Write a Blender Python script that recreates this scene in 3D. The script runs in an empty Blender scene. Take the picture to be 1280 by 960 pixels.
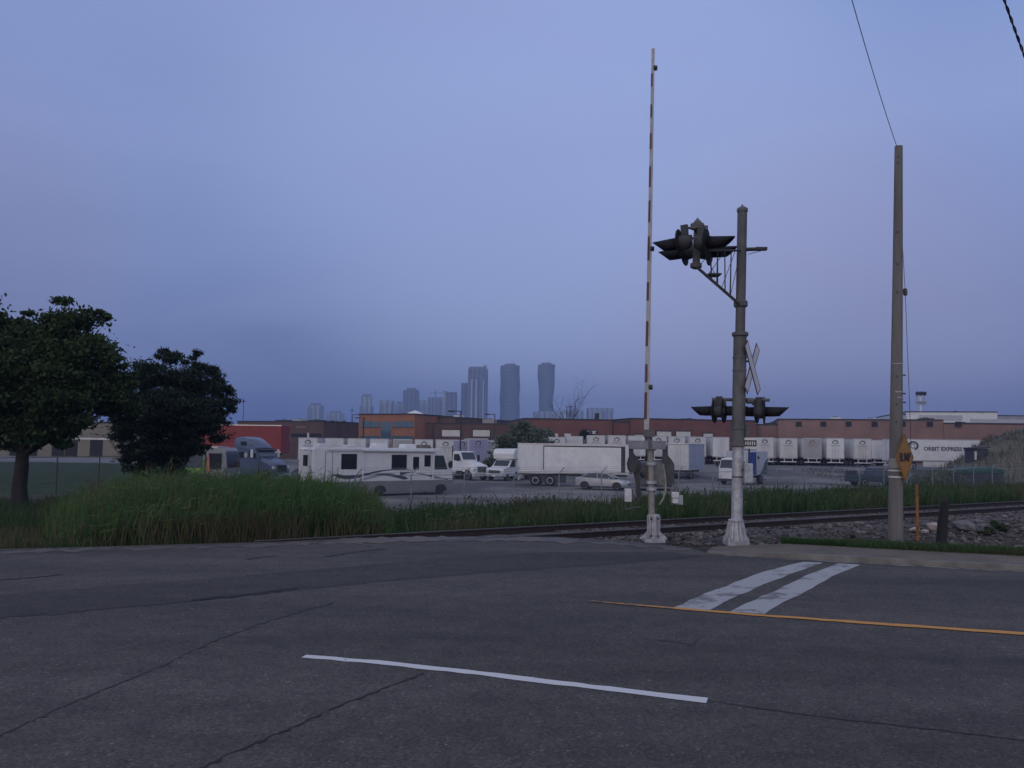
import bpy, math, random
import numpy as np
from mathutils import Vector, Matrix, noise
R = math.radians
scene = bpy.context.scene
COL = scene.collection
rnd = random.Random(7)

# ------------------------------------------------------------------ camera
F = 1000.0; CX, CY = 640.0, 480.0; HY = 553.0; EYE = 1.9; ROLL = R(0.8)
pit = math.atan((HY - CY) / F)
Fv = Vector((0, math.cos(pit), math.sin(pit)))
U0 = Vector((0, -math.sin(pit), math.cos(pit))); R0 = Vector((1, 0, 0))
Rv = R0 * math.cos(ROLL) + U0 * math.sin(ROLL)
Uv = U0 * math.cos(ROLL) - R0 * math.sin(ROLL)
CAM = Vector((0, 0, EYE))
cd = bpy.data.cameras.new('camera'); cam = bpy.data.objects.new('camera', cd); COL.objects.link(cam)
cd.sensor_width = 36; cd.lens = 36 * F / 1280; cd.clip_end = 9000; cd.clip_start = 0.1
M = Matrix.Identity(4)
for i in range(3):
    M[i][0] = Rv[i]; M[i][1] = Uv[i]; M[i][2] = -Fv[i]; M[i][3] = CAM[i]
cam.matrix_world = M
scene.camera = cam

def ray(px, py):
    return Fv + Rv * ((px - CX) / F) + Uv * ((CY - py) / F)
def at(px, py, d):
    r = ray(px, py); return CAM + r * (d / r.y)
def gnd(px, py, z=0.0):
    r = ray(px, py); return CAM + r * ((z - EYE) / r.z)
def hor(px):
    return HY + (px - 640) * math.tan(ROLL)

# ------------------------------------------------------------------ terrain
TA = Vector((0.0, 16.3)); TD = Vector((0.85, 0.527)).normalized(); TN = Vector((-TD.y, TD.x))
def trk(tt, s, z=0.0):
    p = TA + TD * tt + TN * s; return Vector((p.x, p.y, z))
def ss(a, b, x):
    t = min(1.0, max(0.0, (x - a) / (b - a))); return t * t * (3 - 2 * t)
def mix(a, b, t): return a + (b - a) * t
def sd(x, y): return (x - TA.x) * TN.x + (y - TA.y) * TN.y
def lotz(x, y):
    z = -1.95 + 1.0 * ss(82, 112, y) * ss(-5, 15, x)
    lf = ss(0.34, 0.42, -x / max(y, 1.0))
    z += lf * 0.95 * ss(14, 24, -x) * ss(40, 62, y) + (1 - lf) * 1.15 * ss(14, 24, -x) * ss(80, 85, y) * (1 - ss(90, 100, y))
    return z
def gz(x, y):
    s = sd(x, y)
    if s < 2.0: z = -0.17
    elif s < 3.6: z = mix(-0.17, -0.5, ss(2.0, 3.6, s))
    elif s < 13: z = mix(-0.5, -0.95, (s - 3.6) / 9.4)
    else: z = mix(-0.95, lotz(x, y), ss(13, 22, s))
    lf = ss(8, 14, -x) * (1 - ss(22, 42, s))
    z = mix(z, -0.45 if s > 2 else z, lf)
    return z
def gnd_t(px, py):
    """terrain point under a pixel (march)"""
    r = ray(px, py); d = 8.0
    while d < 400:
        p = CAM + r * (d / r.y)
        if p.z <= gz(p.x, p.y): return Vector((p.x, p.y, gz(p.x, p.y)))
        d += 0.1
    return p
def plot(px, d):
    p = at(px, hor(px), d); return Vector((p.x, p.y, gz(p.x, p.y)))

# ------------------------------------------------------------------ materials
def nt(m):
    m.use_nodes = True; t = m.node_tree; t.nodes.clear(); return t, t.nodes, t.links
MATS = {}
def mat(name, col, rough=0.6, metal=0.0, var=0.0, scale=3.0, bump=0.0, bscale=None, col2=None, spec=0.5, detail=4, stretch=None, coat=0.0):
    """principled with two-colour noise variation and optional noise bump in object space"""
    if name in MATS: return MATS[name]
    m = bpy.data.materials.new(name); t, N, L = nt(m)
    o = N.new('ShaderNodeOutputMaterial'); b = N.new('ShaderNodeBsdfPrincipled'); L.new(b.outputs[0], o.inputs[0])
    b.inputs['Roughness'].default_value = rough; b.inputs['Metallic'].default_value = metal
    b.inputs['Specular IOR Level'].default_value = spec; b.inputs['Coat Weight'].default_value = coat
    b.inputs['Base Color'].default_value = (*col, 1)
    if var or col2 or bump:
        tc = N.new('ShaderNodeTexCoord'); src = tc.outputs['Object']
        if stretch:
            mp = N.new('ShaderNodeMapping'); mp.inputs['Scale'].default_value = stretch; L.new(src, mp.inputs[0]); src = mp.outputs[0]
        if var or col2:
            n = N.new('ShaderNodeTexNoise'); n.inputs['Scale'].default_value = scale; n.inputs['Detail'].default_value = detail
            n.inputs['Roughness'].default_value = 0.65
            L.new(src, n.inputs['Vector'])
            rp = N.new('ShaderNodeValToRGB'); L.new(n.outputs['Fac'], rp.inputs[0])
            c2 = col2 if col2 else tuple(c * (1 - var) for c in col)
            c1 = col if col2 else tuple(c * (1 + var * 0.6) for c in col)
            rp.color_ramp.elements[0].position = 0.36; rp.color_ramp.elements[1].position = 0.64
            rp.color_ramp.elements[0].color = (*c2, 1); rp.color_ramp.elements[1].color = (*c1, 1)
            L.new(rp.outputs[0], b.inputs['Base Color'])
        if bump:
            n2 = N.new('ShaderNodeTexNoise'); n2.inputs['Scale'].default_value = bscale or scale * 6; n2.inputs['Detail'].default_value = 5
            L.new(src, n2.inputs['Vector'])
            bp = N.new('ShaderNodeBump'); bp.inputs['Strength'].default_value = bump; bp.inputs['Distance'].default_value = 0.02
            L.new(n2.outputs['Fac'], bp.inputs['Height']); L.new(bp.outputs[0], b.inputs['Normal'])
    MATS[name] = m; return m
def glass(name, col=(0.02, 0.023, 0.03), rough=0.08):
    return mat(name, col, rough=rough, spec=0.6)

def leafmat(name, c1, c2, c3, trans=0.35, pscale=0.35, rough=0.6):
    """per-leaf random colour (attribute 'rnd') plus slow patches of hue, slight translucency"""
    m = bpy.data.materials.new(name); t, N, L = nt(m)
    o = N.new('ShaderNodeOutputMaterial')
    a = N.new('ShaderNodeAttribute'); a.attribute_name = 'rnd'
    rp = N.new('ShaderNodeValToRGB'); L.new(a.outputs['Fac'], rp.inputs[0])
    rp.color_ramp.elements[0].color = (*c1, 1); rp.color_ramp.elements[1].color = (*c2, 1)
    tc = N.new('ShaderNodeTexCoord'); n = N.new('ShaderNodeTexNoise'); n.inputs['Scale'].default_value = pscale; n.inputs['Detail'].default_value = 3
    L.new(tc.outputs['Object'], n.inputs['Vector'])
    r2 = N.new('ShaderNodeMapRange'); r2.inputs[1].default_value = 0.48; r2.inputs[2].default_value = 0.68; L.new(n.outputs['Fac'], r2.inputs[0])
    mx = N.new('ShaderNodeMixRGB'); L.new(r2.outputs[0], mx.inputs[0]); L.new(rp.outputs[0], mx.inputs[1]); mx.inputs[2].default_value = (*c3, 1)
    d = N.new('ShaderNodeBsdfPrincipled'); d.inputs['Roughness'].default_value = rough; d.inputs['Specular IOR Level'].default_value = 0.25
    L.new(mx.outputs[0], d.inputs['Base Color'])
    tr = N.new('ShaderNodeBsdfTranslucent'); L.new(mx.outputs[0], tr.inputs[0])
    ms = N.new('ShaderNodeMixShader'); ms.inputs[0].default_value = trans
    L.new(d.outputs[0], ms.inputs[1]); L.new(tr.outputs[0], ms.inputs[2]); L.new(ms.outputs[0], o.inputs[0])
    MATS[name] = m; return m

WHITE = mat('white_paint', (0.72, 0.71, 0.69), 0.45, var=0.10, scale=1.2)
WHITE2 = mat('white_trailer_skin', (0.66, 0.655, 0.64), 0.5, var=0.13, scale=0.8, stretch=(1, 1, 0.3))
OFFW = mat('off_white_door', (0.6, 0.59, 0.56), 0.55, var=0.12, scale=1.0)
GREYT = mat('dirty_grey_door', (0.36, 0.36, 0.35), 0.6, var=0.15, scale=1.5)
ALU = mat('bare_aluminium', (0.5, 0.5, 0.51), 0.4, 0.7, var=0.15, scale=6)
GALV = mat('galvanised_steel', (0.46, 0.47, 0.49), 0.55, 0.45, var=0.22, scale=9, bump=0.15)
SILV = mat('aluminium_painted_steel', (0.55, 0.55, 0.56), 0.5, 0.25, var=0.25, scale=7, col2=(0.33, 0.33, 0.34), bump=0.15)
WEATH = mat('weathered_grey_steel', (0.155,0.15,0.145), 0.7, 0.15, var=0.3, scale=5, col2=(0.092,0.089,0.086), bump=0.25, stretch=(1, 1, 0.35))
DKST = mat('dark_steel', (0.05, 0.05, 0.052), 0.6, 0.2, var=0.3, scale=8)
LAMPB = mat('black_lamp_housing', (0.014,0.014,0.016), 0.7, spec=.25, var=0.3, scale=10)
LAMPG = mat('dusty_lamp_back', (0.05,0.05,0.054), 0.7, var=0.3, scale=9)
REDLENS = mat('red_lens', (0.12, 0.008, 0.008), 0.15)
RUB = mat('rubber', (0.018, 0.018, 0.019), 0.8)
GLASS = glass('dark_window_glass')
GLASSB = glass('cab_glass', (0.045, 0.055, 0.06), 0.06)
BLACK = mat('black_trim', (0.015, 0.015, 0.016), 0.55)
CHROME = mat('chrome', (0.6, 0.6, 0.62), 0.2, 1.0)

# ------------------------------------------------------------------ mesh building
class MB:
    def __init__(s): s.v = []; s.f = []; s.m = []
    def add(s, vs, fs, m=0):
        o = len(s.v); s.v += [tuple(v) for v in vs]
        s.f += [tuple(i + o for i in f) for f in fs]; s.m += [m] * len(fs); return s
    def box(s, x0, x1, y0, y1, z0, z1, m=0):
        vs = [(x0,y0,z0),(x1,y0,z0),(x1,y1,z0),(x0,y1,z0),(x0,y0,z1),(x1,y0,z1),(x1,y1,z1),(x0,y1,z1)]
        return s.add(vs, [(0,3,2,1),(4,5,6,7),(0,1,5,4),(1,2,6,5),(2,3,7,6),(3,0,4,7)], m)
    def obox(s, c, ax, ay, az, m=0):
        """oriented box: centre and three half-axis vectors"""
        c, ax, ay, az = Vector(c), Vector(ax), Vector(ay), Vector(az)
        vs = [c+ax*i+ay*j+az*k for k in (-1,1) for i,j in ((-1,-1),(1,-1),(1,1),(-1,1))]
        return s.add(vs, [(0,3,2,1),(4,5,6,7),(0,1,5,4),(1,2,6,5),(2,3,7,6),(3,0,4,7)], m)
    def tube(s, pts, r, n=8, m=0, cap=True):
        """tube along points; r a number or one per point"""
        pts = [Vector(p) for p in pts]; k = len(pts); rr = r if isinstance(r, (list, tuple)) else [r]*k
        vs = []; up = None
        for i, p in enumerate(pts):
            d = (pts[min(i+1,k-1)] - pts[max(i-1,0)]).normalized()
            if up is None: up = Vector((0,0,1)) if abs(d.z) < 0.9 else Vector((1,0,0))
            a = d.cross(up).normalized(); b = d.cross(a).normalized(); up = -b if False else up
            for j in range(n):
                t = 2*math.pi*j/n; vs.append(p + (a*math.cos(t) + b*math.sin(t))*rr[i])
        fs = [(i*n+j, i*n+(j+1)%n, (i+1)*n+(j+1)%n, (i+1)*n+j) for i in range(k-1) for j in range(n)]
        if cap: fs += [tuple(range(n-1,-1,-1)), tuple(range((k-1)*n, k*n))]
        return s.add(vs, fs, m)
    def lathe(s, prof, n=16, o=(0,0,0), axis=(0,0,1), m=0):
        """revolve (radius, height) profile about axis through o"""
        ax = Vector(axis).normalized(); q = Vector((1,0,0)) if abs(ax.x) < 0.9 else Vector((0,1,0))
        a = ax.cross(q).normalized(); b = ax.cross(a); o = Vector(o); vs = []
        for (r, h) in prof:
            for j in range(n):
                t = 2*math.pi*j/n; vs.append(o + ax*h + (a*math.cos(t)+b*math.sin(t))*r)
        k = len(prof)
        fs = [(i*n+j, i*n+(j+1)%n, (i+1)*n+(j+1)%n, (i+1)*n+j) for i in range(k-1) for j in range(n)]
        fs += [tuple(range(n-1,-1,-1)), tuple(range((k-1)*n, k*n))]
        return s.add(vs, fs, m)
    def prism(s, poly, y0, y1, m=0, top=None):
        """(x,z) polygon extruded along y; top=(zfrom, zto, inset): pull sides in with height"""
        def yy(y, z):
            if not top: return y
            t = ss(0,1,(z-top[0])/(top[1]-top[0])); c = (y0+y1)/2; sg = 1 if y > c else -1
            return y - sg*top[2]*t
        n = len(poly)
        vs = [(x, yy(y0,z), z) for x, z in poly] + [(x, yy(y1,z), z) for x, z in poly]
        fs = [tuple(range(n)), tuple(range(2*n-1, n-1, -1))] + [(i, i+n, (i+1)%n+n, (i+1)%n) for i in range(n)]
        return s.add(vs, fs, m)
    def loft(s, secs, m=0, cap=True):
        n = len(secs[0]); vs = [p for q in secs for p in q]; k = len(secs)
        fs = [(i*n+j, i*n+(j+1)%n, (i+1)*n+(j+1)%n, (i+1)*n+j) for i in range(k-1) for j in range(n)]
        if cap: fs += [tuple(range(n-1,-1,-1)), tuple(range((k-1)*n, k*n))]
        return s.add(vs, fs, m)
    def mesh(s, name, mats, smooth=False):
        me = bpy.data.meshes.new(name); me.from_pydata(s.v, [], s.f); 
        for mm in (mats if isinstance(mats, (list, tuple)) else [mats]): me.materials.append(mm)
        me.polygons.foreach_set('material_index', s.m)
        import bmesh
        bm = bmesh.new(); bm.from_mesh(me); bmesh.ops.recalc_face_normals(bm, faces=bm.faces); bm.to_mesh(me); bm.free()
        if smooth:
            me.polygons.foreach_set('use_smooth', [True]*len(me.polygons)); me.set_sharp_from_angle(angle=R(38))
        me.update(); return me
def part(name, mb, mats, parent=None, smooth=False, bevel=0.0, loc=None, label=None):
    me = mb if isinstance(mb, bpy.types.Mesh) else mb.mesh(name, mats, smooth)
    o = bpy.data.objects.new(name, me); COL.objects.link(o)
    if parent: o.parent = parent
    if loc is not None: o.location = loc
    if bevel:
        b = o.modifiers.new('bevel', 'BEVEL'); b.width = bevel; b.segments = 2; b.limit_method = 'ANGLE'; b.angle_limit = R(35)
    if label: o['label'] = label
    return o
def tag(o, label, cat, group=None):
    o['label'] = label; o['category'] = cat
    if group: o['group'] = group
    return o
def thing(name, label, cat, loc=(0,0,0), rz=0.0, group=None):
    o = bpy.data.objects.new(name, None); COL.objects.link(o); o.location = loc; o.rotation_euler = (0,0,rz)
    o.empty_display_size = 0.3
    return tag(o, label, cat, group)
def struct(name, mb, mats, kind='structure', smooth=False):
    o = part(name, mb, mats, smooth=smooth); o['kind'] = kind; return o
def dup(root, loc, rz, label, group=None):
    r = root.copy(); COL.objects.link(r); r.location = loc; r.rotation_euler = (0,0,rz); r['label'] = label
    if group: r['group'] = group
    for ch in list(root.children):
        c = ch.copy(); COL.objects.link(c); c.parent = r
        for g in ch.children:
            q = g.copy(); COL.objects.link(q); q.parent = c
    return r
_txt = {}
def text_mesh(s, size, mt, extrude=0.006, align='CENTER', bold=0.0):
    cu = bpy.data.curves.new('txt', 'FONT'); cu.body = s; cu.size = size; cu.extrude = extrude; cu.align_x = align; cu.align_y = 'CENTER'; cu.offset = bold
    o = bpy.data.objects.new('txt', cu); COL.objects.link(o)
    dg = bpy.context.evaluated_depsgraph_get(); me = bpy.data.meshes.new_from_object(o.evaluated_get(dg))
    bpy.data.objects.remove(o); me.materials.clear(); me.materials.append(mt); return me
def xform(me, mtx):
    me.transform(mtx); me.update(); return me

def cards(P, D, W, Lh, rv, mt, name, parent=None, kind=None, N=None):
    """many leaf-shaped quads at once: centre P, long axis D, half width W, half length Lh"""
    n = len(P); P = np.asarray(P); D = np.asarray(D)
    D = D/np.linalg.norm(D, axis=1, keepdims=True)
    rs = np.random.RandomState(n)
    q = rs.normal(size=(n,3)); A = np.cross(D, q); A /= np.linalg.norm(A, axis=1, keepdims=True)
    W = np.asarray(W).reshape(-1,1); Lh = np.asarray(Lh).reshape(-1,1)
    V = np.stack([P-D*Lh, P+A*W-D*Lh*0.1, P+D*Lh, P-A*W-D*Lh*0.1], 1).reshape(-1,3)
    me = bpy.data.meshes.new(name); me.vertices.add(4*n); me.vertices.foreach_set('co', V.ravel().astype(np.float32))
    me.loops.add(4*n); me.loops.foreach_set('vertex_index', np.arange(4*n, dtype=np.int32))
    me.polygons.add(n); me.polygons.foreach_set('loop_start', np.arange(0,4*n,4,dtype=np.int32)); me.polygons.foreach_set('loop_total', np.full(n,4,dtype=np.int32))
    at_ = me.attributes.new('rnd', 'FLOAT', 'FACE'); at_.data.foreach_set('value', np.asarray(rv, dtype=np.float32))
    me.materials.append(mt); me.update(calc_edges=True); me.validate()
    o = part(name, me, None, parent)
    if kind: o['kind'] = kind
    return o
def blades(base, h, w, lean, rv, mt, name, kind='stuff', parent=None, droop=0.35):
    """tapering bent grass blades, 3 segments each"""
    n = len(base); base = np.asarray(base, dtype=float); h = np.asarray(h).reshape(-1,1); w = np.asarray(w).reshape(-1,1); lean = np.asarray(lean)
    rs = np.random.RandomState(n+1); th = rs.uniform(0, math.pi, n); S = np.stack([np.cos(th), np.sin(th), 0*th], 1)
    up = np.array([0,0,1.0])
    lv = np.concatenate([lean, np.zeros((n,1))], 1)
    rows = []
    for f, ww in ((0,0.8),(0.38,1.0),(0.72,0.7),(1.0,0.08)):
        c = base + up*h*(f - droop*0.5*f**3*np.linalg.norm(lv,axis=1,keepdims=True)) + lv*h*(f**1.9)
        rows += [c - S*w*ww, c + S*w*ww]
    V = np.stack(rows, 1).reshape(-1,3)
    b = np.arange(n)[:,None]*8
    q = np.array([[0,1,3,2],[2,3,5,4],[4,5,7,6]])
    Fc = (b[:,:,None] + q[None]).reshape(-1,4); k = len(Fc)
    me = bpy.data.meshes.new(name); me.vertices.add(8*n); me.vertices.foreach_set('co', V.ravel().astype(np.float32))
    me.loops.add(4*k); me.loops.foreach_set('vertex_index', Fc.ravel().astype(np.int32))
    me.polygons.add(k); me.polygons.foreach_set('loop_start', np.arange(0,4*k,4,dtype=np.int32)); me.polygons.foreach_set('loop_total', np.full(k,4,dtype=np.int32))
    at_ = me.attributes.new('rnd', 'FLOAT', 'FACE'); at_.data.foreach_set('value', np.repeat(np.asarray(rv),3).astype(np.float32))
    me.materials.append(mt); me.update(calc_edges=True)
    o = part(name, me, None, parent)
    if kind: o['kind'] = kind
    return o

# ------------------------------------------------------------------ ground sheet
def ground_mat():
    m = bpy.data.materials.new('ground'); t, N, L = nt(m)
    o = N.new('ShaderNodeOutputMaterial'); b = N.new('ShaderNodeBsdfPrincipled'); L.new(b.outputs[0], o.inputs[0]); b.inputs['Roughness'].default_value = 0.9
    b.inputs['Specular IOR Level'].default_value = 0.2
    tc = N.new('ShaderNodeTexCoord')
    def nz(sc, det=4):
        n = N.new('ShaderNodeTexNoise'); n.inputs['Scale'].default_value = sc; n.inputs['Detail'].default_value = det; L.new(tc.outputs['Object'], n.inputs['Vector']); return n
    def ramp(src, c1, c2, a=0.35, bb=0.65):
        r = N.new('ShaderNodeValToRGB'); L.new(src, r.inputs[0]); r.color_ramp.elements[0].position = a; r.color_ramp.elements[1].position = bb
        r.color_ramp.elements[0].color = (*c1,1); r.color_ramp.elements[1].color = (*c2,1); return r
    grass = ramp(nz(1.1).outputs['Fac'], (0.018,0.033,0.012), (0.036,0.056,0.02))
    soil = ramp(nz(2.3).outputs['Fac'], (0.04,0.031,0.024), (0.095,0.077,0.06))
    lot = ramp(nz(0.16,6).outputs['Fac'], (0.10,0.095,0.09), (0.24,0.225,0.205), 0.4, 0.62)
    lot2 = ramp(nz(7,5).outputs['Fac'], (0.75,0.75,0.75), (1.15,1.15,1.15))
    lm = N.new('ShaderNodeMixRGB'); lm.blend_type = 'MULTIPLY'; lm.inputs[0].default_value = 1; L.new(lot.outputs[0], lm.inputs[1]); L.new(lot2.outputs[0], lm.inputs[2])
    def att(n):
        a = N.new('ShaderNodeAttribute'); a.attribute_name = n; ad = N.new('ShaderNodeMath'); ad.operation = 'ADD'
        nn = nz(1.7, 5); mr = N.new('ShaderNodeMapRange'); mr.inputs[1].default_value = 0.3; mr.inputs[2].default_value = 0.7; mr.inputs[3].default_value = -0.35; mr.inputs[4].default_value = 0.35
        L.new(nn.outputs['Fac'], mr.inputs[0]); L.new(a.outputs['Fac'], ad.inputs[0]); L.new(mr.outputs[0], ad.inputs[1])
        r = N.new('ShaderNodeMapRange'); r.inputs[1].default_value = 0.4; r.inputs[2].default_value = 0.6; L.new(ad.outputs[0], r.inputs[0]); return r
    m1 = N.new('ShaderNodeMixRGB'); L.new(att('soil').outputs[0], m1.inputs[0]); L.new(grass.outputs[0], m1.inputs[1]); L.new(soil.outputs[0], m1.inputs[2])
    m2 = N.new('ShaderNodeMixRGB'); L.new(att('lot').outputs[0], m2.inputs[0]); L.new(m1.outputs[0], m2.inputs[1]); L.new(lm.outputs[0], m2.inputs[2])
    L.new(m2.outputs[0], b.inputs['Base Color'])
    bp = N.new('ShaderNodeBump'); bp.inputs['Strength'].default_value = 0.6; bp.inputs['Distance'].default_value = 0.04
    L.new(nz(14,6).outputs['Fac'], bp.inputs['Height']); L.new(bp.outputs[0], b.inputs['Normal'])
    return m
def lines(segs):
    out = []
    for a, b, st in segs:
        n = max(1, round((b-a)/st)); out += [a + (b-a)*i/n for i in range(n)]
    return out + [segs[-1][1]]
gx = lines([(-4000,-400,400),(-400,-80,20),(-80,-30,2),(-30,30,0.75),(30,80,2),(80,400,20),(400,4000,400)])
gy = lines([(-4000,-400,400),(-400,-30,30),(-30,8,3),(8,50,0.75),(50,130,2),(130,400,20),(400,4400,400)])
g = MB(); nx = len(gx)
soilA, lotA = [], []
for y in gy:
    for x in gx:
        g.v.append((x, y, gz(x,y) + 0.03*noise.noise(Vector((x*0.7,y*0.7,0))) - (0.02 if sd(x,y) < 2 else 0)))
        s = sd(x,y)
        soilA.append(1.0 if (s < 3.0) else (0.55 if (x < -13 and 14 < y < 36) else 0.0))
        lt = ss(15,19,s) * (1 - ss(.36,.42,-x/max(y,1))*(1-ss(86,90,y))) * (1-ss(150,170,y))
        if x > 24 and s < 30 : lt *= 1 - ss(24, 34, x)*0.4
        lotA.append(lt)
for j in range(len(gy)-1):
    for i in range(nx-1):
        a = j*nx+i; g.f.append((a,a+1,a+nx+1,a+nx)); g.m.append(0)
ground = struct('ground', g, ground_mat(), smooth=True)
for nm, arr in (('soil',soilA),('lot',lotA)):
    a_ = ground.data.attributes.new(nm,'FLOAT','POINT'); a_.data.foreach_set('value', arr)

# ------------------------------------------------------------------ road
def asphalt_mat(name, c1, c2, scale=0.45):
    m = bpy.data.materials.new(name); t, N, L = nt(m)
    o = N.new('ShaderNodeOutputMaterial'); b = N.new('ShaderNodeBsdfPrincipled'); L.new(b.outputs[0], o.inputs[0])
    b.inputs['Roughness'].default_value = 0.85; b.inputs['Specular IOR Level'].default_value = 0.3
    tc = N.new('ShaderNodeTexCoord')
    def nz(sc, det=5, st=None):
        n = N.new('ShaderNodeTexNoise'); n.inputs['Scale'].default_value = sc; n.inputs['Detail'].default_value = det; n.inputs['Roughness'].default_value = 0.6
        if st:
            mp = N.new('ShaderNodeMapping'); mp.inputs['Rotation'].default_value = (0,0,math.atan2(0.316,0.95)); mp.inputs['Scale'].default_value = st
            L.new(tc.outputs['Object'], mp.inputs[0]); L.new(mp.outputs[0], n.inputs['Vector'])
        else: L.new(tc.outputs['Object'], n.inputs['Vector'])
        return n
    big = N.new('ShaderNodeValToRGB'); L.new(nz(scale,5,(0.3,1.4,1)).outputs['Fac'], big.inputs[0])
    big.color_ramp.elements[0].position = 0.3; big.color_ramp.elements[1].position = 0.7
    big.color_ramp.elements[0].color = (*c1,1); big.color_ramp.elements[1].color = (*c2,1)
    v = N.new('ShaderNodeTexVoronoi'); v.inputs['Scale'].default_value = 55; L.new(tc.outputs['Object'], v.inputs['Vector'])
    sp = N.new('ShaderNodeValToRGB'); L.new(v.outputs['Color'], sp.inputs[0])
    sp.color_ramp.elements[0].color = (0.45,0.45,0.45,1); sp.color_ramp.elements[1].color = (2.6,2.55,2.45,1)
    e = sp.color_ramp.elements.new(0.8); e.color = (1.02,1.02,1.0,1); e = sp.color_ramp.elements.new(0.92); e.color = (1.4,1.38,1.33,1)
    mx = N.new('ShaderNodeMixRGB'); mx.blend_type = 'MULTIPLY'; mx.inputs[0].default_value = 1.0; L.new(big.outputs[0], mx.inputs[1]); L.new(sp.outputs[0], mx.inputs[2])
    mid = N.new('ShaderNodeValToRGB'); L.new(nz(3.2,6).outputs['Fac'], mid.inputs[0]); mid.color_ramp.elements[0].position=0.3; mid.color_ramp.elements[1].position=0.75
    mid.color_ramp.elements[0].color = (0.74,0.74,0.75,1); mid.color_ramp.elements[1].color = (1.14,1.12,1.08,1)
    m2 = N.new('ShaderNodeMixRGB'); m2.blend_type = 'MULTIPLY'; m2.inputs[0].default_value = 1; L.new(mx.outputs[0], m2.inputs[1]); L.new(mid.outputs[0], m2.inputs[2])
    L.new(m2.outputs[0], b.inputs['Base Color'])
    bp = N.new('ShaderNodeBump'); bp.inputs['Strength'].default_value = 0.5; bp.inputs['Distance'].default_value = 0.006
    L.new(nz(90,3).outputs['Fac'], bp.inputs['Height']); L.new(bp.outputs[0], b.inputs['Normal'])
    return m
ASPH = asphalt_mat('asphalt', (0.062,0.057,0.051), (0.132,0.119,0.106))
ASPH2 = asphalt_mat('asphalt_darker', (0.055,0.05,0.046), (0.085,0.077,0.07))
RD = Vector((0.949,-0.315,0))            # road direction (to the right)
far_px = [(0,686),(120,683),(240,680),(345,677),(420,673.5),(520,671),(600,670),(690,671),(770,675),(820,679),(860,684),(884,691)]
far = [gnd(*p) for p in far_px]
kend = far[-1] + RD*55
poly = [Vector((-70, 20, 0))] + [Vector((-30, 15.3, 0))] + far + [kend, kend + Vector((-8,-24,0)), Vector((-70,-14,0))]
for i in range(2, len(poly)-3):          # uneven broken edge
    poly[i] = poly[i] + Vector((0, rnd.uniform(-0.05,0.05), 0))
rm = MB(); rm.add([(p.x,p.y,0) for p in poly], [tuple(range(len(poly)-1,-1,-1))])
rm.add([(p.x,p.y,0) for p in poly] + [(p.x,p.y,-0.2) for p in poly], [(i,i+1,i+1+len(poly),i+len(poly)) for i in range(1,len(poly)-4)])
struct('road', rm, ASPH)

def strip(px_pts, w, z, name, mt, rag=0.0, seed=1, world=False):
    """flat ribbon on the road along traced points, width w metres, ragged edges"""
    P = [Vector(p) for p in px_pts] if world else [gnd(*p) for p in px_pts]
    rr = random.Random(seed); Q = []
    for a, b in zip(P, P[1:]):
        n = max(1, int((b-a).length/(0.12 if rag else 0.5)))
        Q += [a + (b-a)*i/n for i in range(n)]
    Q.append(P[-1]); L_, R_ = [], []
    for i, p in enumerate(Q):
        d = (Q[min(i+1,len(Q)-1)] - Q[max(i-1,0)]).normalized(); nn = Vector((-d.y,d.x,0))
        ww = w if not isinstance(w, tuple) else mix(w[0], w[1], i/(len(Q)-1))
        L_.append(p + nn*(ww/2 + rr.uniform(-rag,rag))); R_.append(p - nn*(ww/2 + rr.uniform(-rag,rag)))
    mb = MB(); n = len(Q); mb.add([(p.x,p.y,z) for p in L_+R_], [(i,i+n,i+n+1,i+1) for i in range(n-1)])
    return struct(name, mb, mt)
def paint_mat(name, col, wear, wearscale=2.0, under=(0.07,0.066,0.06)):
    m = bpy.data.materials.new(name); t, N, L = nt(m)
    o = N.new('ShaderNodeOutputMaterial'); b = N.new('ShaderNodeBsdfPrincipled'); L.new(b.outputs[0], o.inputs[0]); b.inputs['Roughness'].default_value = 0.7
    tc = N.new('ShaderNodeTexCoord'); n = N.new('ShaderNodeTexNoise'); n.inputs['Scale'].default_value = wearscale; n.inputs['Detail'].default_value = 9; n.inputs['Roughness'].default_value = 0.72
    L.new(tc.outputs['Object'], n.inputs['Vector']); r = N.new('ShaderNodeValToRGB'); L.new(n.outputs['Fac'], r.inputs[0])
    r.color_ramp.elements[0].position = wear; r.color_ramp.elements[1].position = wear+0.07
    r.color_ramp.elements[0].color = (*under,1); r.color_ramp.elements[1].color = (*col,1); L.new(r.outputs[0], b.inputs['Base Color']); return m
WPAINT = paint_mat('worn_white_road_paint', (0.62,0.61,0.585), 0.33)
WPAINT2 = paint_mat('patchy_white_road_paint', (0.36,0.355,0.345), 0.41, 1.9, (0.15,0.147,0.142))
YPAINT = paint_mat('worn_yellow_road_paint', (0.56,0.25,0.04), 0.36)
CRK = mat('crack_dark', (0.018,0.017,0.017), 0.95)
CRKL = mat('sealed_seam', (0.036,0.034,0.032), 0.9)
strip([(380,820.5),(470,828),(600,842),(740,859),(884,876)], (0.10,0.115), 0.004, 'lane_marking', WPAINT, 0.011, 3)
strip([(884,876),(1000,893),(1150,910),(1280,926),(1450,947)], 0.022, 0.004, 'road_crack', CRKL, 0.01, 4)
YP2 = paint_mat('faded_yellow_road_paint', (0.45,0.21,0.05), 0.44, 3.0)
strip([(738,751.8),(790,756.3),(842,760.7)], (0.055,0.09), 0.008, 'centre_line', YP2, 0.012, 6)
strip([(842,760.7),(940,769),(1060,777.5),(1180,786),(1290,793.5),(1500,812)], (0.09,0.165), 0.008, 'centre_line', YPAINT, 0.013, 5)
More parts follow.
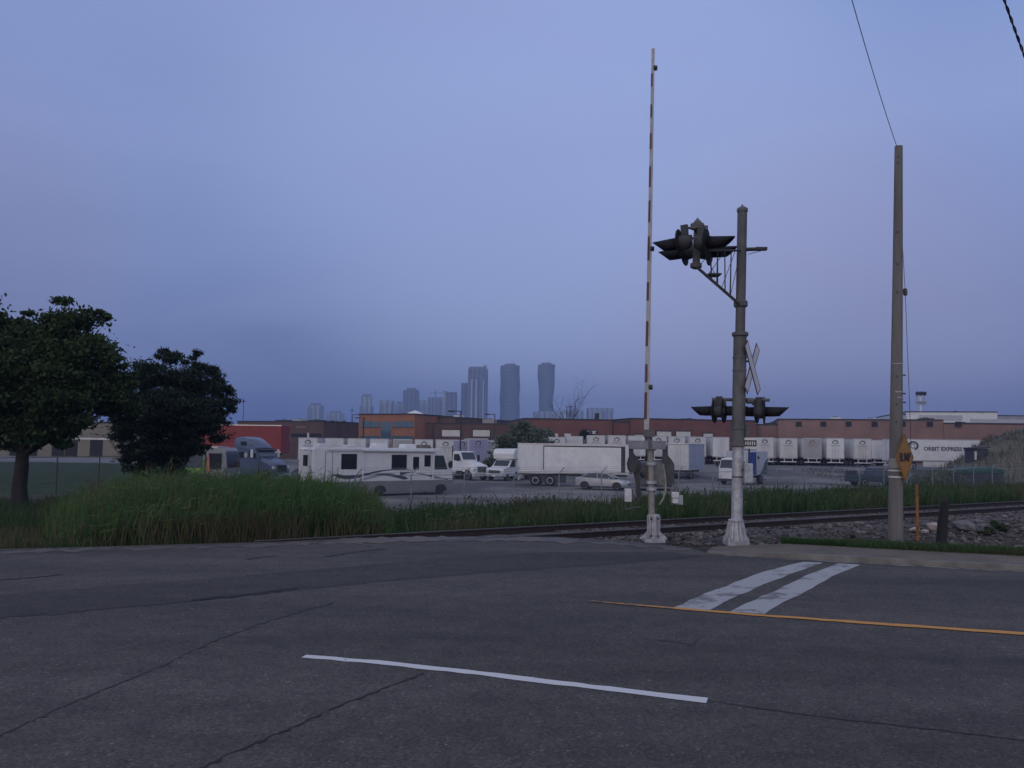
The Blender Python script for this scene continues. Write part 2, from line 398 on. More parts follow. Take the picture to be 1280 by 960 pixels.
# two worn stop bars of differing length
def quadstrip(L_, R_, z, name, mt, seed):
    rr = random.Random(seed); mb = MB(); n = len(L_); V = []
    for a in (L_, R_):
        for p in a:
            q = gnd(*p); V.append((q.x+rr.uniform(-.02,.02), q.y, z))
    mb.add(V, [(i,i+n,i+n+1,i+1) for i in range(n-1)]); return struct(name, mb, mt)
def bar(a, b, c, d, k=14):
    """bar between left edge curve and right edge curve sampled"""
    f = lambda P: [tuple(np.interp(i/(k-1), np.linspace(0,1,len(P)), [p[j] for p in P]) for j in (0,1)) for i in range(k)]
    return f(a), f(b)
L1, R1 = bar([(842,760),(875,745),(912,731),(950,716),(1003,702.5)], [(889,763),(918,747),(950,733),(985,719),(1029,703.5)], 0, 0)
quadstrip(L1, R1, 0.004, 'stop_bar', WPAINT2, 8)
L2, R2 = bar([(912,765),(945,749),(975,736),(1005,721),(1047,704.5)], [(955,768),(984,751),(1010,738),(1038,722),(1075,706)], 0, 0)
quadstrip(L2, R2, 0.004, 'stop_bar', WPAINT2, 9)
def jag(pts, seed, amp=2.0):
    rr = random.Random(seed); out = []
    for a, b in zip(pts, pts[1:]):
        n = max(2, int(math.hypot(b[0]-a[0], b[1]-a[1])/6))
        for i in range(n):
            t = i/n; out.append((mix(a[0],b[0],t)+rr.uniform(-amp,amp), mix(a[1],b[1],t)+rr.uniform(-amp,amp)*0.5))
    return out + [pts[-1]]
strip(jag([(225,975),(285,944),(370,908),(430,880),(530,842)],11), 0.018, 0.004, 'road_crack', CRK, 0.009, 11)
strip(jag([(-30,932),(30,906),(110,870),(190,838),(270,800),(345,773),(420,752)],12), 0.02, 0.004, 'road_crack', CRKL, 0.012, 12)
strip(jag([(860,808),(880,795)],13), 0.02, 0.004, 'road_crack', CRKL, 0.008, 13)
strip(jag([(820,800),(850,803),(862,806)],14,1), 0.025, 0.004, 'road_crack', CRKL, 0.008, 14)
strip(jag([(-20,773),(65,768),(110,763),(180,757),(300,745.5),(370,736),(480,725),(640,712),(760,704),(878,694)],15,1.2), 0.05, 0.004, 'pavement_seam', CRKL, 0.02, 15)
strip(jag([(240,750.5),(300,744.5),(372,735.5)],16,1), 0.09, 0.008, 'pavement_seam', CRK, 0.03, 16)
strip(jag([(305,720),(400,713),(500,704)],17,1), 0.05, 0.004, 'pavement_seam', CRKL, 0.02, 17)
strip(jag([(-20,727),(40,722),(78,718)],18,1), 0.06, 0.004, 'pavement_seam', CRK, 0.02, 18)
strip(jag([(308,699),(345,695)],19,1), 0.08, 0.004, 'pavement_seam', CRK, 0.02, 19)
strip(jag([(405,696),(440,691),(482,686)],20,1), 0.07, 0.004, 'pavement_seam', CRK, 0.02, 20)
# darker resurfaced band between the crossing seams
pb = [gnd(*p) for p in ((-60,776),(240,752),(480,727),(640,714),(760,706),(872,696),(840,690),(700,690),(560,697),(330,718),(-60,748))]
pm = MB(); pm.add([(p.x,p.y,0.0025) for p in pb], [tuple(range(len(pb)))]); struct('road_patch', pm, ASPH2)

strip([(428,677),(500,674.5),(580,673.5),(660,674),(720,677)], 0.75, 0.006, 'road_shoulder', paint_mat('sandy_dust',(0.115,0.09,0.064),0.46,1.1,(0.085,0.076,0.066)), 0.2, 33)
# ------------------------------------------------------------------ kerbed pavement on the right
CONC = mat('dusty_concrete', (0.155,0.124,0.09), 0.9, var=0.2, scale=1.3, col2=(0.1,0.082,0.06), bump=0.5, bscale=30)
KERBC = mat('kerb_concrete', (0.19,0.175,0.15), 0.9, var=0.2, scale=3, col2=(0.12,0.108,0.09), bump=0.3)
front = [gnd(884,691.5), gnd(1000,699), gnd(1140,706.5), gnd(1290,714.5)]; front.append(front[-1] + RD*40)
back = [gnd(890,684.5), gnd(985,679.5,0.075), gnd(1140,686,0.075), gnd(1290,693,0.075)]; back.append(back[-1] + RD*40)
kw = Vector((0.05,0.16,0)); pv = MB(); n = len(front)
zz = [0.02] + [0.075]*(n-1)
pv.add([(p.x+kw.x,p.y+kw.y,z) for p,z in zip(front,zz)] + [(p.x,p.y,z) for p,z in zip(back,zz)] + [(p.x,p.y,-0.2) for p in back],
       [(i,i+1,i+1+n,i+n) for i in range(n-1)] + [(i+n,i+1+n,i+1+2*n,i+2*n) for i in range(n-1)] + [(0,n,2*n)])
struct('pavement', pv, CONC)
kb = MB()
for a, b, za, zb in zip(front, front[1:], zz, zz[1:]):
    m_ = 24
    for i in range(m_):
        p = a+(b-a)*(i/m_); q = a+(b-a)*((i+1)/m_); z0 = mix(za,zb,i/m_); z1 = mix(za,zb,(i+1)/m_)
        kb.add([(p.x,p.y,-0.05),(q.x,q.y,-0.05),(q.x+kw.x*.25,q.y+kw.y*.25,z1+0.004),(p.x+kw.x*.25,p.y+kw.y*.25,z0+0.004),(p.x+kw.x*1.1,p.y+kw.y*1.1,z0+0.005),(q.x+kw.x*1.1,q.y+kw.y*1.1,z1+0.005)],
               [(0,1,2,3),(3,2,5,4)])
struct('kerb', kb, KERBC, smooth=True)
# pale dusty gutter strip along the kerb foot
strip([p - Vector((0.03,0.09,0)) for p in front], 0.13, 0.0045, 'gutter', paint_mat('gutter_dust',(0.19,0.175,0.15),0.45,3), 0.03, 31, world=True)
strip([(p[0],p[1]+4.2) for p in far_px[:-1]], 0.34, 0.005, 'road_shoulder', paint_mat('shoulder_dust',(0.1,0.083,0.065),0.47,1.3,(0.075,0.069,0.06)), 0.16, 32)

# ------------------------------------------------------------------ railway
BAL = mat('ballast', (0.15,0.132,0.118), 0.95, var=0.4, scale=9, col2=(0.036,0.03,0.026), bump=1.0, bscale=22)
RAILM = mat('rusty_rail_steel', (0.05,0.036,0.03), 0.6, 0.4, var=0.2, scale=6)
RAILT = mat('polished_rail_head', (0.085,0.078,0.075), 0.6, 0.6)
SLEEP = mat('creosoted_timber', (0.035,0.028,0.024), 0.9, var=0.3, scale=5)
bed = MB(); T0, T1 = -4.6, 125.0; secs = []
prof = [(-1.9,-0.30),(-0.85,-0.14),(-0.1,-0.12),(0.08,-0.13),(0.72,-0.09),(1.36,-0.13),(1.55,-0.12),(2.3,-0.14),(3.5,-0.52)]
k = 0
NT = 260
for i in range(NT+1):
    tt = mix(T0,T1,i/NT)
    for s, z in prof:
        p = trk(tt,s,z); p.z += 0.035*noise.noise(p*2.1) ; bed.v.append(tuple(p))
for i in range(NT):
    for j in range(len(prof)-1):
        a = i*len(prof)+j; bed.f.append((a,a+1,a+len(prof)+1,a+len(prof))); bed.m.append(0)
struct('ballast_bed', bed, BAL, smooth=True)
rw = thing('railway_track', 'single railway line with dark steel rails curving away from none, crossing the road and running off to the right', 'railway track', trk(20,0.72,-0.15))
rw['label'] = 'single railway track on grey ballast crossing the road and running off to the right'
def local(p): return p - rw.location
for s in (0.0, 1.435):
    b = MB(); h = MB()
    for (pf, mbb) in (([(-.07,-.165),(.07,-.165),(.07,-.15),(.012,-.13),(.012,-.035),(.036,-.025),(.036,-.006),(-.036,-.006),(-.036,-.025),(-.012,-.035),(-.012,-.13),(-.07,-.15)], b), ([(-.036,-.0055),(.036,-.0055),(.03,.006),(-.03,.006)], h)):
        A = [local(trk(-2.2 if s<1 else -4.7,s+a,z+0.008)) for a,z in pf]; B = [local(trk(125,s+a,z+0.008)) for a,z in pf]
        mbb.loft([A,B])
    ro = part('rail', b, RAILM, rw); part('rail_head', h, RAILT, ro)
sl = MB()
sl.box(-.11,.11,-1.25,1.25,-.1,.02)
slm = sl.mesh('sleeper', SLEEP)
ang = math.atan2(TD.y, TD.x)
nsl = 0; far_sl = MB(); i = 0
tt = -2.0
while tt < 110:
    p = trk(tt + rnd.uniform(-.03,.03), 0.72, -0.145)
    if nsl < 99:
        o = part('sleeper', slm, None, rw, loc=local(p)); o.rotation_euler = (0,0,ang+rnd.uniform(-.02,.02)); nsl += 1
    else:
        q = local(p); a = Vector((TD.x,TD.y,0)); b = Vector((TN.x,TN.y,0))
        far_sl.obox(q+Vector((0,0,-.04)), a*.11, b*1.25, Vector((0,0,.06)))
    tt += 0.58
fo = part('far_sleepers', far_sl, SLEEP, rw); fo['kind'] = 'stuff'
# stones on the ballast and verge (uncountable)
ico_v = []
def rocks(pts, sizes, mt, name, seed, kind='stuff', parent=None):
    rr = random.Random(seed); mb = MB()
    base = [(0,0,1),(.89,0,.45),(.28,.85,.45),(-.72,.53,.45),(-.72,-.53,.45),(.28,-.85,.45),(.72,.53,-.45),(-.28,.85,-.45),(-.89,0,-.45),(-.28,-.85,-.45),(.72,-.53,-.45),(0,0,-1)]
    fs = [(0,1,2),(0,2,3),(0,3,4),(0,4,5),(0,5,1),(1,6,2),(2,7,3),(3,8,4),(4,9,5),(5,10,1),(2,6,7),(3,7,8),(4,8,9),(5,9,10),(1,10,6),(11,7,6),(11,8,7),(11,9,8),(11,10,9),(11,6,10)]
    for p, sz in zip(pts, sizes):
        th = rr.uniform(0,6.3); c, s_ = math.cos(th), math.sin(th); sx, sy, sz2 = sz*rr.uniform(.7,1.4), sz*rr.uniform(.7,1.3), sz*rr.uniform(.4,.8)
        vs = []
        for v in base:
            j = rr.uniform(.75,1.2); x, y, z = v[0]*sx*j, v[1]*sy*j, v[2]*sz2*j
            vs.append((p[0]+x*c-y*s_, p[1]+x*s_+y*c, p[2]+z))
        mb.add(vs, fs)
    o = part(name, mb, mt, parent)
    if kind: o['kind'] = kind
    return o
def rockmat(name, c1, c2):
    m = bpy.data.materials.new(name); t, N, L = nt(m)
    o = N.new('ShaderNodeOutputMaterial'); b = N.new('ShaderNodeBsdfPrincipled'); L.new(b.outputs[0], o.inputs[0]); b.inputs['Roughness'].default_value = 0.9
    gm = N.new('ShaderNodeNewGeometry'); r = N.new('ShaderNodeValToRGB'); L.new(gm.outputs['Random Per Island'], r.inputs[0])
    r.color_ramp.elements[0].color = (*c1,1); r.color_ramp.elements[1].color = (*c2,1); L.new(r.outputs[0], b.inputs['Base Color']); return m
STONE = rockmat('ballast_stone', (0.024,0.019,0.016), (0.2,0.175,0.155))
pts, szs = [], []
while len(pts) < 15000:
    tt = 2+43*rnd.random()**1.6; s = rnd.uniform(-9,-.15) if rnd.random() < .72 else rnd.uniform(.1,1.3)
    p = trk(tt,s)
    if p.y < 12.5: continue
    # keep behind the pavement strip
    q = p - back[1]; nn = Vector((0.315,0.949,0))
    if q.dot(nn) < 0.9 and p.x > 3.4: continue
    if p.x < 3.4 and p.y < np.interp(p.x, [f.x for f in far], [f.y for f in far]) + 0.15: continue
    z = (-0.155 if s < -1.2 else -0.10) 
    if s < -1.2: z = max(z, gz(p.x,p.y)+0.0)
    big = rnd.random()
    sz = rnd.uniform(.018,.04) if big < .8 else rnd.uniform(.04,.085)
    if s > -.3 : sz = rnd.uniform(.015,.03)
    pts.append((p.x,p.y,z)); szs.append(sz)
rocks(pts, szs, STONE, 'ballast_stones', 5)
PALE = mat('pale_pink_limestone', (0.46,0.38,0.33), 0.9, var=0.2, scale=9, bump=0.4)
for (px,py,sz,lab) in ((1143,664,.13,'rounded pale pinkish rock left of the orange marker post'),(1156,666,.11,'small flat pale rock just right of the orange marker post'),(1169,662,.2,'largest pale pinkish rock against the leaning dark post')):
    p = gnd(px,py,-0.1); o = rocks([(0,0,0)],[sz],PALE,'rock',int(px),None); o.location = p + Vector((0,0,sz*.3)); tag(o,lab,'rock','pale rocks by the marker post')
GREYB = mat('grey_boulder', (0.16,0.155,0.155), 0.95, var=0.3, scale=5, bump=0.6)
for i,(px,py,sz,lab) in enumerate(((1205,660,.34,'flat grey boulder in the rubble right of the leaning dark post'),(1232,664,.26,'grey boulder at the right in the trackside rubble, beside the dark shrub'),(1222,655,.2,'small grey boulder lying behind the two bigger ones in the rubble'))):
    p = gnd(px,py,-0.1); o = rocks([(0,0,0)],[sz],GREYB,'boulder',50+i,None); o.location = p + Vector((0,0,sz*.15)); tag(o,lab,'boulder','grey boulders in the trackside rubble')

# ------------------------------------------------------------------ grasses
REED = leafmat('reed_leaf', (0.05,0.10,0.026), (0.10,0.18,0.05), (0.12,0.15,0.055), 0.4, 0.5)
WEED = leafmat('weed_leaf', (0.03,0.062,0.019), (0.068,0.118,0.036), (0.115,0.105,0.05), 0.35, 0.35)
DRY = leafmat('dry_grass', (0.17,0.13,0.075), (0.1,0.085,0.045), (0.1,0.1,0.05), 0.3, 0.8)
TURF = leafmat('turf', (0.035,0.08,0.02), (0.06,0.125,0.034), (0.075,0.09,0.035), 0.35, 0.9)
rs = np.random.RandomState(3)
def reed_top(px):
    return np.interp(px, [60,90,130,180,230,300,370,410,450,470,492], [632,610,594,584,582,583,585,590,603,615,650])
B, H, Wd, Ln, rv = [], [], [], [], []
while len(B) < 17000:
    px = rs.uniform(66,495); d = rs.uniform(14.6, 23)
    p = at(px, hor(px), d)
    s = sd(p.x,p.y)
    if s < 2.1 or rs.rand() > (px-40)/110: continue
    fy = np.interp(p.x, [f.x for f in far], [f.y for f in far])
    if p.y < fy + .35 + .25*math.sin(px*.09): continue
    z = gz(p.x,p.y)
    top = at(px, reed_top(px) + 3*math.sin(px*.21+1)+rs.uniform(-9,18), d).z
    # reeds are shorter at the front so that the clump slopes
    fr = ss(0, 3.0, p.y-fy)
    h = (top - z) * (0.55 + 0.45*fr) * rs.uniform(.62,1.0)
    if h < .25: continue
    B.append((p.x,p.y,z)); H.append(h); Wd.append(rs.uniform(.007,.016)); a = rs.normal(0.05,.11); Ln.append((a+.05, rs.normal(0,.15))); rv.append(rs.rand())
blades(B,H,Wd,Ln,rv,REED,'tall_reeds')
# old tan stalks with feathery heads standing through the clump
B2,H2,W2,L2,r2v=[],[],[],[],[]
for i in rs.choice(len(B),650):
    b=B[i]; B2.append(b); H2.append(H[i]*rs.uniform(1.0,1.16)); W2.append(.006); L2.append(tuple(rs.normal(0,.09,2))); r2v.append(rs.rand())
blades(B2,H2,W2,L2,r2v,DRY,'dry_reed_stalks')
P,D,W,Lh,rv2=[],[],[],[],[]
for b,h,l in zip(B2[:260],H2,L2):
    for j in range(7):
        P.append((b[0]+l[0]*h+rs.normal(0,.02),b[1]+l[1]*h+rs.normal(0,.02),b[2]+h*(1-.02*j)-.03)); D.append((rs.normal(.3,.4),rs.normal(0,.4),1)); W.append(.009); Lh.append(.05); rv2.append(rs.rand())
cards(P,D,W,Lh,rv2,DRY,'reed_seed_heads',kind='stuff')
# drooping reed leaves
P, D, W, Lh, rv2 = [], [], [], [], []
for i in range(0,len(B),1):
    f = rs.uniform(.35,.95); b = B[i]; h = H[i]
    az = rs.uniform(0,6.28); D.append((math.cos(az)*.7+.25, math.sin(az)*.7, rs.uniform(-.1,.9)))
    P.append((b[0]+Ln[i][0]*h*f**1.9, b[1]+Ln[i][1]*h*f**1.9, b[2]+h*f)); W.append(rs.uniform(.008,.014)); Lh.append(rs.uniform(.1,.22)); rv2.append(rs.rand())
cards(P,D,W,Lh,rv2,REED,'reed_leaves',kind='stuff')
# dry stems at the road edge below the reeds
B,H,Wd,Ln,rv=[],[],[],[],[]
while len(B) < 3400:
    px = rs.uniform(-10,480); 
    if rs.rand() > np.exp(-((px-310)/55)**2)+.22: continue
    p = at(px,hor(px),rs.uniform(14.5,18.5)); fy = np.interp(p.x,[f.x for f in far],[f.y for f in far])
    if p.y < fy+.2 or sd(p.x,p.y) < 1.9 or p.y > fy + 1.6 : continue
    B.append((p.x,p.y,gz(p.x,p.y))); H.append(rs.uniform(.2,.85)); Wd.append(rs.uniform(.004,.009)); Ln.append(tuple(rs.normal(0,.22,2))); rv.append(rs.rand())
blades(B,H,Wd,Ln,rv,DRY,'dry_grass')
# verge to the left of the reeds
B,H,Wd,Ln,rv=[],[],[],[],[]
while len(B) < 12000:
    px = rs.uniform(-60,260); d = 13.5+ 14*rs.rand()**1.4; p = at(px,hor(px),d); fy = np.interp(p.x,[f.x for f in far],[f.y for f in far])
    if p.y < fy+.15+.2*rs.rand(): continue
    if px > 120 and rs.rand() < .5: continue
    near = 1-ss(0,2.5,p.y-fy)
    B.append((p.x,p.y,gz(p.x,p.y))); H.append(rs.uniform(.15,.42)*(1-.45*near)+ (.12 if px>60 else 0)); Wd.append(rs.uniform(.006,.013)); Ln.append(tuple(rs.normal(0,.3,2))); rv.append(rs.rand())
blades(B,H,Wd,Ln,rv,WEED,'verge_grass')
# weeds behind the track
B,H,Wd,Ln,rv=[],[],[],[],[]
while len(B) < 34000:
    tt = rs.uniform(-4,78); s = 2.5 + 13.5*rs.rand()**1.15
    p = trk(tt,s); px = 640+1000*p.x/p.y
    if px < 380 or px > 1330: continue
    nb = noise.noise(Vector((p.x*.35,p.y*.35,3)))
    dens = ss(.0,.4,.5+nb)
    if rs.rand() > .35+.65*dens: continue
    h = rs.uniform(.3,.8)*(1+.7*nb)*(1.35 if rs.rand()<.03 else 1)
    if 420 < px < 770: h *= .86
    if s > 13: h *= .8
    if px > 840: h *= 1.12
    B.append((p.x,p.y,gz(p.x,p.y)-.02)); H.append(max(.15,h)); Wd.append(rs.uniform(.009,.02)*(1+.012*p.y)); Ln.append((rs.normal(.05,.2),rs.normal(0,.2))); rv.append(rs.rand())
blades(B,H,Wd,Ln,rv,WEED,'trackside_weeds')
# broad leaves and a few rusty dock heads in the weeds
P,D,W,Lh,rv=[],[],[],[],[]
for i in rs.choice(len(B),9000):
    b = B[i]; h = H[i]*rs.uniform(.4,1.0)
    P.append((b[0]+rs.normal(0,.06),b[1]+rs.normal(0,.06),b[2]+h)); D.append(rs.normal(0,1,3)); W.append(rs.uniform(.02,.05)); Lh.append(rs.uniform(.05,.1)); rv.append(rs.rand())
cards(P,D,W,Lh,rv,WEED,'weed_leaves',kind='stuff')
DOCK = leafmat('rusty_dock', (0.12,0.035,0.02), (0.16,0.06,0.035), (0.1,0.06,0.03), 0.2, 1)
P,D,W,Lh,rv=[],[],[],[],[]
for i in range(90):
    q_ = trk(rs.uniform(2,20), rs.uniform(9,14.5)); c = Vector((q_.x,q_.y,gz(q_.x,q_.y))); hh = rs.uniform(.55,.95)
    for j in range(16):
        P.append((c.x+rs.normal(0,.025),c.y+rs.normal(0,.025),c.z+hh*(j+.5)/16)); D.append((rs.normal(0,.3),rs.normal(0,.3),1)); W.append(.02); Lh.append(.045); rv.append(rs.rand())
cards(P,D,W,Lh,rv,DOCK,'dock_heads',kind='stuff')
# turf strip behind the pavement
B,H,Wd,Ln,rv=[],[],[],[],[]
while len(B) < 34000:
    t_ = rs.uniform(0,1)**1.0; e = back[1] + (back[1]-back[1]); 
    p = back[1] + RD*(t_*11 - .1) + Vector((0.315,0.949,0))*(rs.uniform(-.1,.7) if t_ > .1 else rs.uniform(0,.25))
    B.append((p.x,p.y,.0 if rs.rand()<2 else 0)); H.append(rs.uniform(.07,.22)); Wd.append(rs.uniform(.004,.008)); Ln.append(tuple(rs.normal(0,.4,2))); rv.append(rs.rand())
tb = MB(); n_=Vector((0.315,0.949,0)); a_=back[1]-RD*.1
tb.add([tuple(a_+Vector((0,0,.02))), tuple(a_+RD*60+Vector((0,0,.02))), tuple(a_+RD*60+n_*.7+Vector((0,0,-.1))), tuple(a_+n_*.3+Vector((0,0,-.1)))],[(0,1,2,3)])
struct('grass_verge', tb, mat('verge_soil',(0.04,0.055,0.022),.95,var=.3,scale=6))
blades(B,H,Wd,Ln,rv,TURF,'verge_turf')

# ------------------------------------------------------------------ trees
BARK = mat('bark', (0.03,0.026,0.023), 0.95, var=0.35, scale=6, bump=0.8, stretch=(1,1,.25))
LEAFA = leafmat('dark_leaf', (0.022,0.042,0.013), (0.045,0.075,0.022), (0.06,0.095,0.03), 0.3, 0.5)
LEAFB = leafmat('pine_needle', (0.013,0.024,0.014), (0.026,0.042,0.022), (0.034,0.05,0.026), 0.15, 0.6)
LEAFC = leafmat('willow_leaf', (0.10,0.125,0.08), (0.15,0.18,0.115), (0.12,0.145,0.09), 0.3, 0.5)
LEAFD = leafmat('far_dark_leaf', (0.018,0.026,0.018), (0.03,0.04,0.026), (0.03,0.038,0.025), 0.2, 0.3)
def branch(mb, p0, d, L, r, depth, rr, tips, bend=.18):
    pts = [Vector(p0)]; dd = Vector(d).normalized(); n = 5
    for i in range(n):
        dd = (dd + Vector((rr.gauss(0,bend),rr.gauss(0,bend),rr.gauss(.05,bend*.6)))*.7).normalized(); pts.append(pts[-1]+dd*L/n)
    mb.tube(pts,[r*(1-.62*i/n) for i in range(n+1)],6)
    tips.append(pts[-1]); tips.append(pts[-2])
    if depth:
        for k in range(rr.randint(3,4)):
            a = pts[rr.randint(2,n)]; nd = (dd + Vector((rr.gauss(0,.75),rr.gauss(0,.75),rr.gauss(.1,.45)))).normalized()
            branch(mb,a,nd,L*rr.uniform(.5,.72),r*.42,depth-1,rr,tips,bend)
def tree(name, lab, cat, base, trunk_h, trunk_r, clumps, leaf_n, leaf_sz, mt, seed, limbs=5, narrow=.5, flat=.75, lean=(0,0), group=None, extra=()):
    """clumps: list of (dx,dy,z,r) foliage masses round the trunk"""
    rr = random.Random(seed); r2 = np.random.RandomState(seed)
    t = thing(name, lab, cat, base, 0, group)
    mb = MB(); top = Vector((lean[0],lean[1],trunk_h))
    pts = [Vector((0,0,-.3)), Vector((0,0,.15)), top*.35+Vector((rr.uniform(-.06,.06),0,0)), top*.7, top]
    mb.tube(pts,[trunk_r*1.35,trunk_r*1.1,trunk_r*.95,trunk_r*.85,trunk_r*.72],10)
    tips = []
    for c in clumps:
        c_ = Vector(c[:3]); a = top*rr.uniform(.8,1.0)
        mid = a.lerp(c_,.5)+Vector((rr.gauss(0,.15),rr.gauss(0,.15),-.1*rr.random()))*c[3]
        mb.tube([a,mid,c_],[trunk_r*.3,trunk_r*.18,trunk_r*.05],6)
        for k in range(4):
            e = c_+Vector((rr.gauss(0,.5),rr.gauss(0,.5),rr.gauss(0,.4)))*c[3]
            mb.tube([mid.lerp(c_,rr.random()),(mid+e)*.5+Vector((0,0,.05)),e],[trunk_r*.08,trunk_r*.05,trunk_r*.02],5)
    for e in extra: mb.tube([Vector(q) for q in e[0]],[trunk_r*q for q in e[1]],7)
    part('trunk', mb, BARK, t, smooth=True)
    tot = sum(c[3]**2 for c in clumps); P=[];D=[]
    for c in clumps:
        n = int(leaf_n*c[3]**2/tot); nsub = max(9,int(26*c[3]))
        # sub-sprays on the shell of each mass: gaps between, uneven outline
        q = r2.normal(size=(nsub,3)); q/=np.linalg.norm(q,axis=1,keepdims=True); q *= (r2.uniform(.2,1.12,(nsub,1))**.7)*c[3]; q[:,2]*=flat
        w = r2.dirichlet(np.ones(nsub)*2.2)
        w[:len(w)//4]*=.35; q[:len(w)//4]*=(.95+.16*r2.rand(len(w)//4,1))/np.maximum(.5,np.linalg.norm(q[:len(w)//4],axis=1,keepdims=True)/c[3])
        for si,(sv, ww) in enumerate(zip(q,w)):
            m_ = max(3,int(n*ww)); sp = c[3]*(r2.uniform(.14,.27) if si>=len(w)//4 else r2.uniform(.08,.14))
            g_ = r2.normal(size=(m_,3))*sp*np.array([1.15,1.15,.55])
            P.append(g_+sv+np.array(c[:3])); D.append(r2.normal(size=(m_,3))+np.array([0,0,.1])+sv*.4)
    P=np.concatenate(P);D=np.concatenate(D);n=len(P)
    cards(P,D,leaf_sz*narrow*r2.uniform(.6,1.2,n),leaf_sz*r2.uniform(.6,1.25,n),r2.rand(n),mt,'crown',t)
    return t
# big deciduous tree on the left: masses placed from the crown outline
def masses(lst, d, base):
    out = []
    for px,py,rp,dd in lst:
        p = at(px,py,d+dd)-base; out.append((p.x,p.y,p.z,rp*d/1000))
    return out
b1 = gnd_t(24,637); d1 = b1.y
cl = masses([(85,408,34,0),(120,392,13,.2),(30,425,34,.4),(-25,405,36,0),(-70,430,45,.4),(-60,500,50,0),(0,480,45,-.8),(60,460,42,-.5),(110,450,36,.3),(140,452,16,0),(118,490,34,.3),(60,510,36,.6),(10,530,26,.2),(135,505,20,.5),(-10,545,22,-.4),(95,525,22,.3),(150,480,16,.1),(-30,470,50,.9),(45,515,40,-.3),(80,498,42,-.6),(20,495,40,.8),(70,545,20,.2),(140,470,22,.4),(150,505,20,.3),(15,440,40,-.4),(75,425,30,.5),(35,545,18,-.8)], d1, b1)
tree('deciduous_tree','big dark leafy tree with a forked trunk at the left edge','tree',b1,(at(30,560,d1)-b1).z,.24,cl,105000,.09,LEAFA,21,
     extra=[([at(33,565,d1)-b1,at(55,545,d1)-b1,at(88,528,d1)-b1,at(112,505,d1)-b1],[.55,.45,.36,.15])])
b2 = plot(215,33); d2 = 33
cl = masses([(212,448,14,0),(245,455,12,0),(195,470,26,0),(240,478,28,0),(268,470,14,0),(280,490,13,.2),(262,508,26,0),(285,512,9,0),(220,510,34,-.5),(180,500,26,0),(160,520,20,0),(175,540,24,0),(225,545,26,-.3),(262,535,20,0),(165,565,16,0),(200,570,20,0),(235,568,12,.4),(205,440,6,0),(247,442,5,0),(172,480,14,.2),(205,525,30,-.6),(240,530,24,-.5),(190,560,20,-.5),(215,585,18,-.4),(178,585,14,0),(245,555,14,.2),(155,545,12,0),(158,470,18,.1),(150,495,18,.2),(158,525,16,.2)], d2, b2)
tree('pine_tree','dense dark pine tree with tufted top, in front of the red trailer','tree',b2,1.6,.17,cl,70000,.13,LEAFB,22,narrow=.22)
b3 = plot(648,101)
cl = masses([(648,540,12,0),(668,545,15,0),(630,552,14,0),(655,560,18,0),(625,570,13,0),(680,558,11,0),(640,575,16,0),(612,580,9,0),(668,575,14,0),(690,565,7,0),(655,532,8,0)],101,b3)
tree('willow_tree','grey-green bushy tree between the box truck and the brick warehouse','tree',b3,2.2,.2,cl,16000,.24,LEAFC,23)
b4 = plot(706,128)
for (px,d_,lst,lab,m_,sd_) in (
    (427,190,[(412,530,6,0),(425,534,8,0),(440,536,8,0),(418,541,7,0),(436,543,7,0),(448,540,5,0)],'dark round tree clump left of the orange brick office',LEAFD,31),
    (735,124,[(732,543,6,0),(740,545,6,0),(727,547,4,0)],'small dark shrub in front of the red brick warehouse',LEAFD,32),
    (680,126,[(676,545,7,0),(685,542,7,0),(668,548,6,0),(690,548,5,0)],'olive shrub at the left corner of the red brick warehouse',LEAFC,33),
    (395,205,[(385,535,6,0),(398,536,6,0),(408,534,5,0)],'low dark tree behind the brown flat-roofed building',LEAFD,34)):
    b = plot(px,d_); tree('shrub' if sd_ in (32,33) else 'round_tree',lab,'shrub' if sd_ in (32,33) else 'tree',b,1.5,.1,masses(lst,d_,b),1600,.3 if d_<150 else .45,m_,sd_)
# bare dead tree
bt = plot(712,190); t = thing('dead_tree','bare leafless tree showing above the red brick warehouse roof','tree',bt)
mb = MB(); rr = random.Random(5); tips=[]
mb.tube([Vector((0,0,-.3)),Vector((.1,0,3)),Vector((0,0,6.5))],[.28,.22,.18],7)
for (px,py) in ((693,512),(700,508),(706,511),(722,498),(731,503),(716,508),(728,492)):
    e = at(px,py,190)-bt; branch(mb,Vector((0,0,rr.uniform(5.5,6.5))),(e-Vector((0,0,6))),(e-Vector((0,0,6))).length*.9,.1,2,rr,tips,.16)
part('trunk',mb,mat('dead_wood',(0.04,0.035,0.035),.9),t)
# verge shrub far right foreground
b = gnd(1240,668,-.15); tree('shrub','low dark green shrub among the trackside rubble at the right edge','shrub',b,.12,.015,[(-.2,0,.12,.16),(.05,0,.16,.2),(.3,.05,.12,.17)],900,.035,LEAFA,41)

# ------------------------------------------------------------------ crossing signal mast
bm_ = gnd(920,677,-.02); dm = bm_.y
def Wm(px,py,dd=0.0): return at(px,py,dm+dd)-bm_
mast = thing('crossing_signal_mast','tall railway crossing signal mast with cantilever arm, flashing lamp heads and crossbuck','signal mast',bm_)
pm_ = 1000/dm
def pipe(name, y0, y1, r, mt, par, x0=920, x1=928, n=18, cap=None):
    f = lambda y: mix(920.5,928,(676-y)/(676-260))
    a, b = Wm(f(y0),y0), Wm(f(y1),y1); mb = MB(); mb.tube([a,b],r,n)
    return part(name,mb,mt,par,smooth=True)
def mx_(y): return mix(920.5,928,(676-y)/(676-260))
